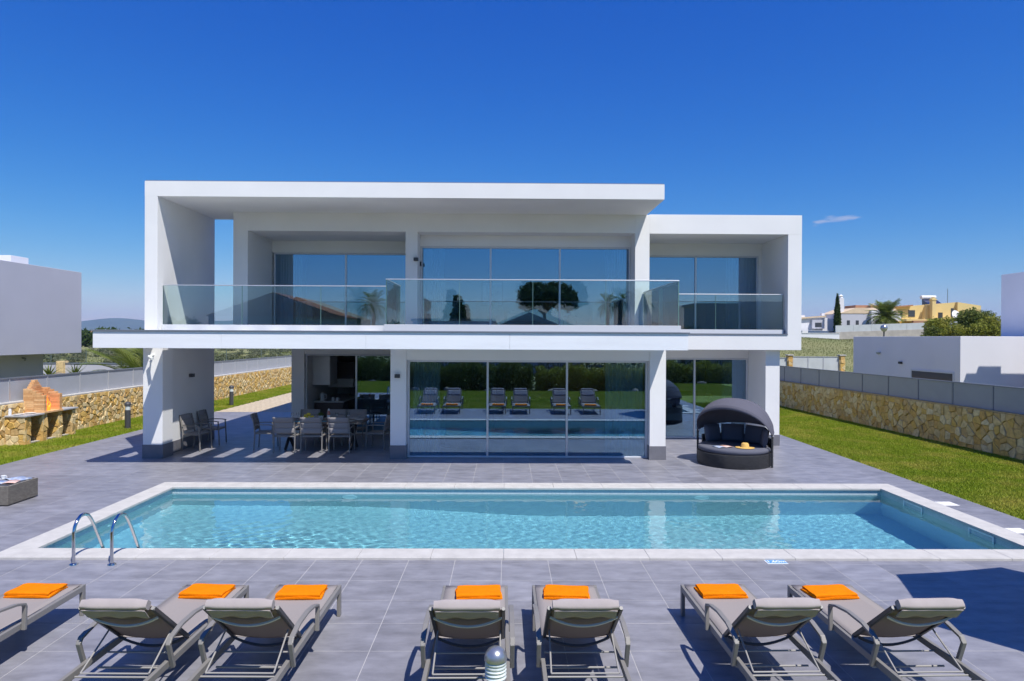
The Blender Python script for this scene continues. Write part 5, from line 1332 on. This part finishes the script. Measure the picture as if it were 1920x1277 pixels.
for i in range(14):
    x = -13 + i * 2.0 + rnd.uniform(-.4, .4)
    rk = MB().lathe([(.02, -.1), (.26, 0), (.28, .12), (.2, .25), (.06, .33), (.005, .34)], 8).build('garden_rock', 'rock', None, (x, -4.55 + rnd.uniform(-.1, .1), -.03), rnd.uniform(0, 6), smooth=25); rk.scale = (rnd.uniform(.6, 1.2), .7, rnd.uniform(.35, .7))
    tag(rk, 'pale rock in the border at the foot of the hedge', 'rock', 'rocks edging the hedge border')
def pine(label, loc, H_, R, seed):
    t = thing('umbrella_pine', label, 'tree', loc); r = random.Random(seed); bl_ = []
    for i in range(26):
        a, q = r.uniform(0, 2 * PI), r.uniform(0, 1) ** .5; bl_.append((R * .8 * q * math.cos(a), R * .8 * q * math.sin(a), H_ - 1.15 - 1.0 * q * q + r.uniform(-.3, .3), R * .30, R * .30, 1.15))
    link('crown', leaf_mesh('crown', cloud(bl_, 26000), .2, 'leaf_dark'), t)
    tr = MB(); tr.tube([(0, 0, -.3), (.2, 0, H_ * .4), (.1, .1, H_ * .72)], [.3, .24, .18], 9)
    for b in bl_[::3]: tr.tube([(.1, .1, H_ * .6), (b[0] * .6, b[1] * .6, H_ * .78), b[:3]], [.14, .09, .03], 6)
    tr.build('trunk', 'bark', t, smooth=50)
pine('broad umbrella pine across the street, reflected in the upper glass', (4.4, -40, -.2), 9.8, 3.9, 5)
tree('dark_conifer', 'dense dark columnar tree across the street', 'tree', (-5.2, -40, -.2), 1.2, (1.0, 1.0, 3.9), .22, 11000, 'leaf_dark', 6, 18, 1.4)
for x, y, tr_, s_, lab in ((-14.8, -35, 6.6, 2.2, 'tall palm across the street beside the tiled house'), (12.2, -42, 7.0, 1.8, 'tall fan palm across the street, nearer the umbrella pine'), (14.6, -43, 7.2, 1.8, 'tall fan palm across the street, farther from the umbrella pine')): palm(lab, (x, y, -.2), tr_, s_, 40, int(abs(x) * 3))
far_house('brown house with long terracotta roof across the street', -23, -42, 13, 8, 5.2, 2.4, 'concrete', 'roof_tile', -.2, 4, 'street_house'); far_house('grey gabled house across the street before the pine', 2.2, -30, 8.5, 7, 3.6, 1.9, 'concrete_light', 'grey_roof', -.2, 3, 'street_house')
far_house('low white flat house across the street', -4.5, -36, 7, 7, 4.6, 0, 'neigh_white', 'concrete', -.2, 3, 'street_house'); far_house('beige block house across the street on the parasol side', 24, -36, 9, 8, 6.6, 0, 'concrete', 'concrete', -.2, 4, 'street_house')
far_house('cream house with tiled roof far along the street', -42, -40, 11, 8, 4.6, 2.0, 'yellow_render', 'roof_tile', -.2, 3, 'street_house'); far_house('white house with tiled roof beyond the fan palms', 40, -44, 12, 8, 4.6, 2.0, 'neigh_white', 'roof_tile', -.2, 3, 'street_house')
for i, (x, y, s_, mm, lab) in enumerate(((29, -30, 2.3, 'leaf_mid', 'rounded street tree before the beige block'), (-30, -28, 2.2, 'leaf_dark', 'rounded dark street tree before the terracotta house'), (17.5, -26, 1.6, 'leaf_grey', 'grey green street tree near the fan palms'), (-9.5, -25, 1.7, 'leaf_mid', 'green street tree near the white flat house'))):
    tree('street_tree', lab, 'tree', (x, y, -.2), 1.8, (s_, s_, s_ * .8), .16, 7000, mm, 90 + i)

# ------------------------------------------------------------------ the air
hz = bpy.data.materials.new('haze'); hz.use_nodes = True
hn = hz.node_tree.nodes; hn.remove(hn['Principled BSDF'])
pv = hn.new('ShaderNodeVolumePrincipled'); pv.inputs['Color'].default_value = (.42, .64, 1.0, 1); pv.inputs['Density'].default_value = 1.0e-4; pv.inputs['Anisotropy'].default_value = 0.0
hz.node_tree.links.new(pv.outputs[0], hn['Material Output'].inputs['Volume'])
MATS['haze'] = hz
tag(bx('haze', 'haze', (-9500, 9500, -4200, 9800, -8, 330)), kind='stuff')
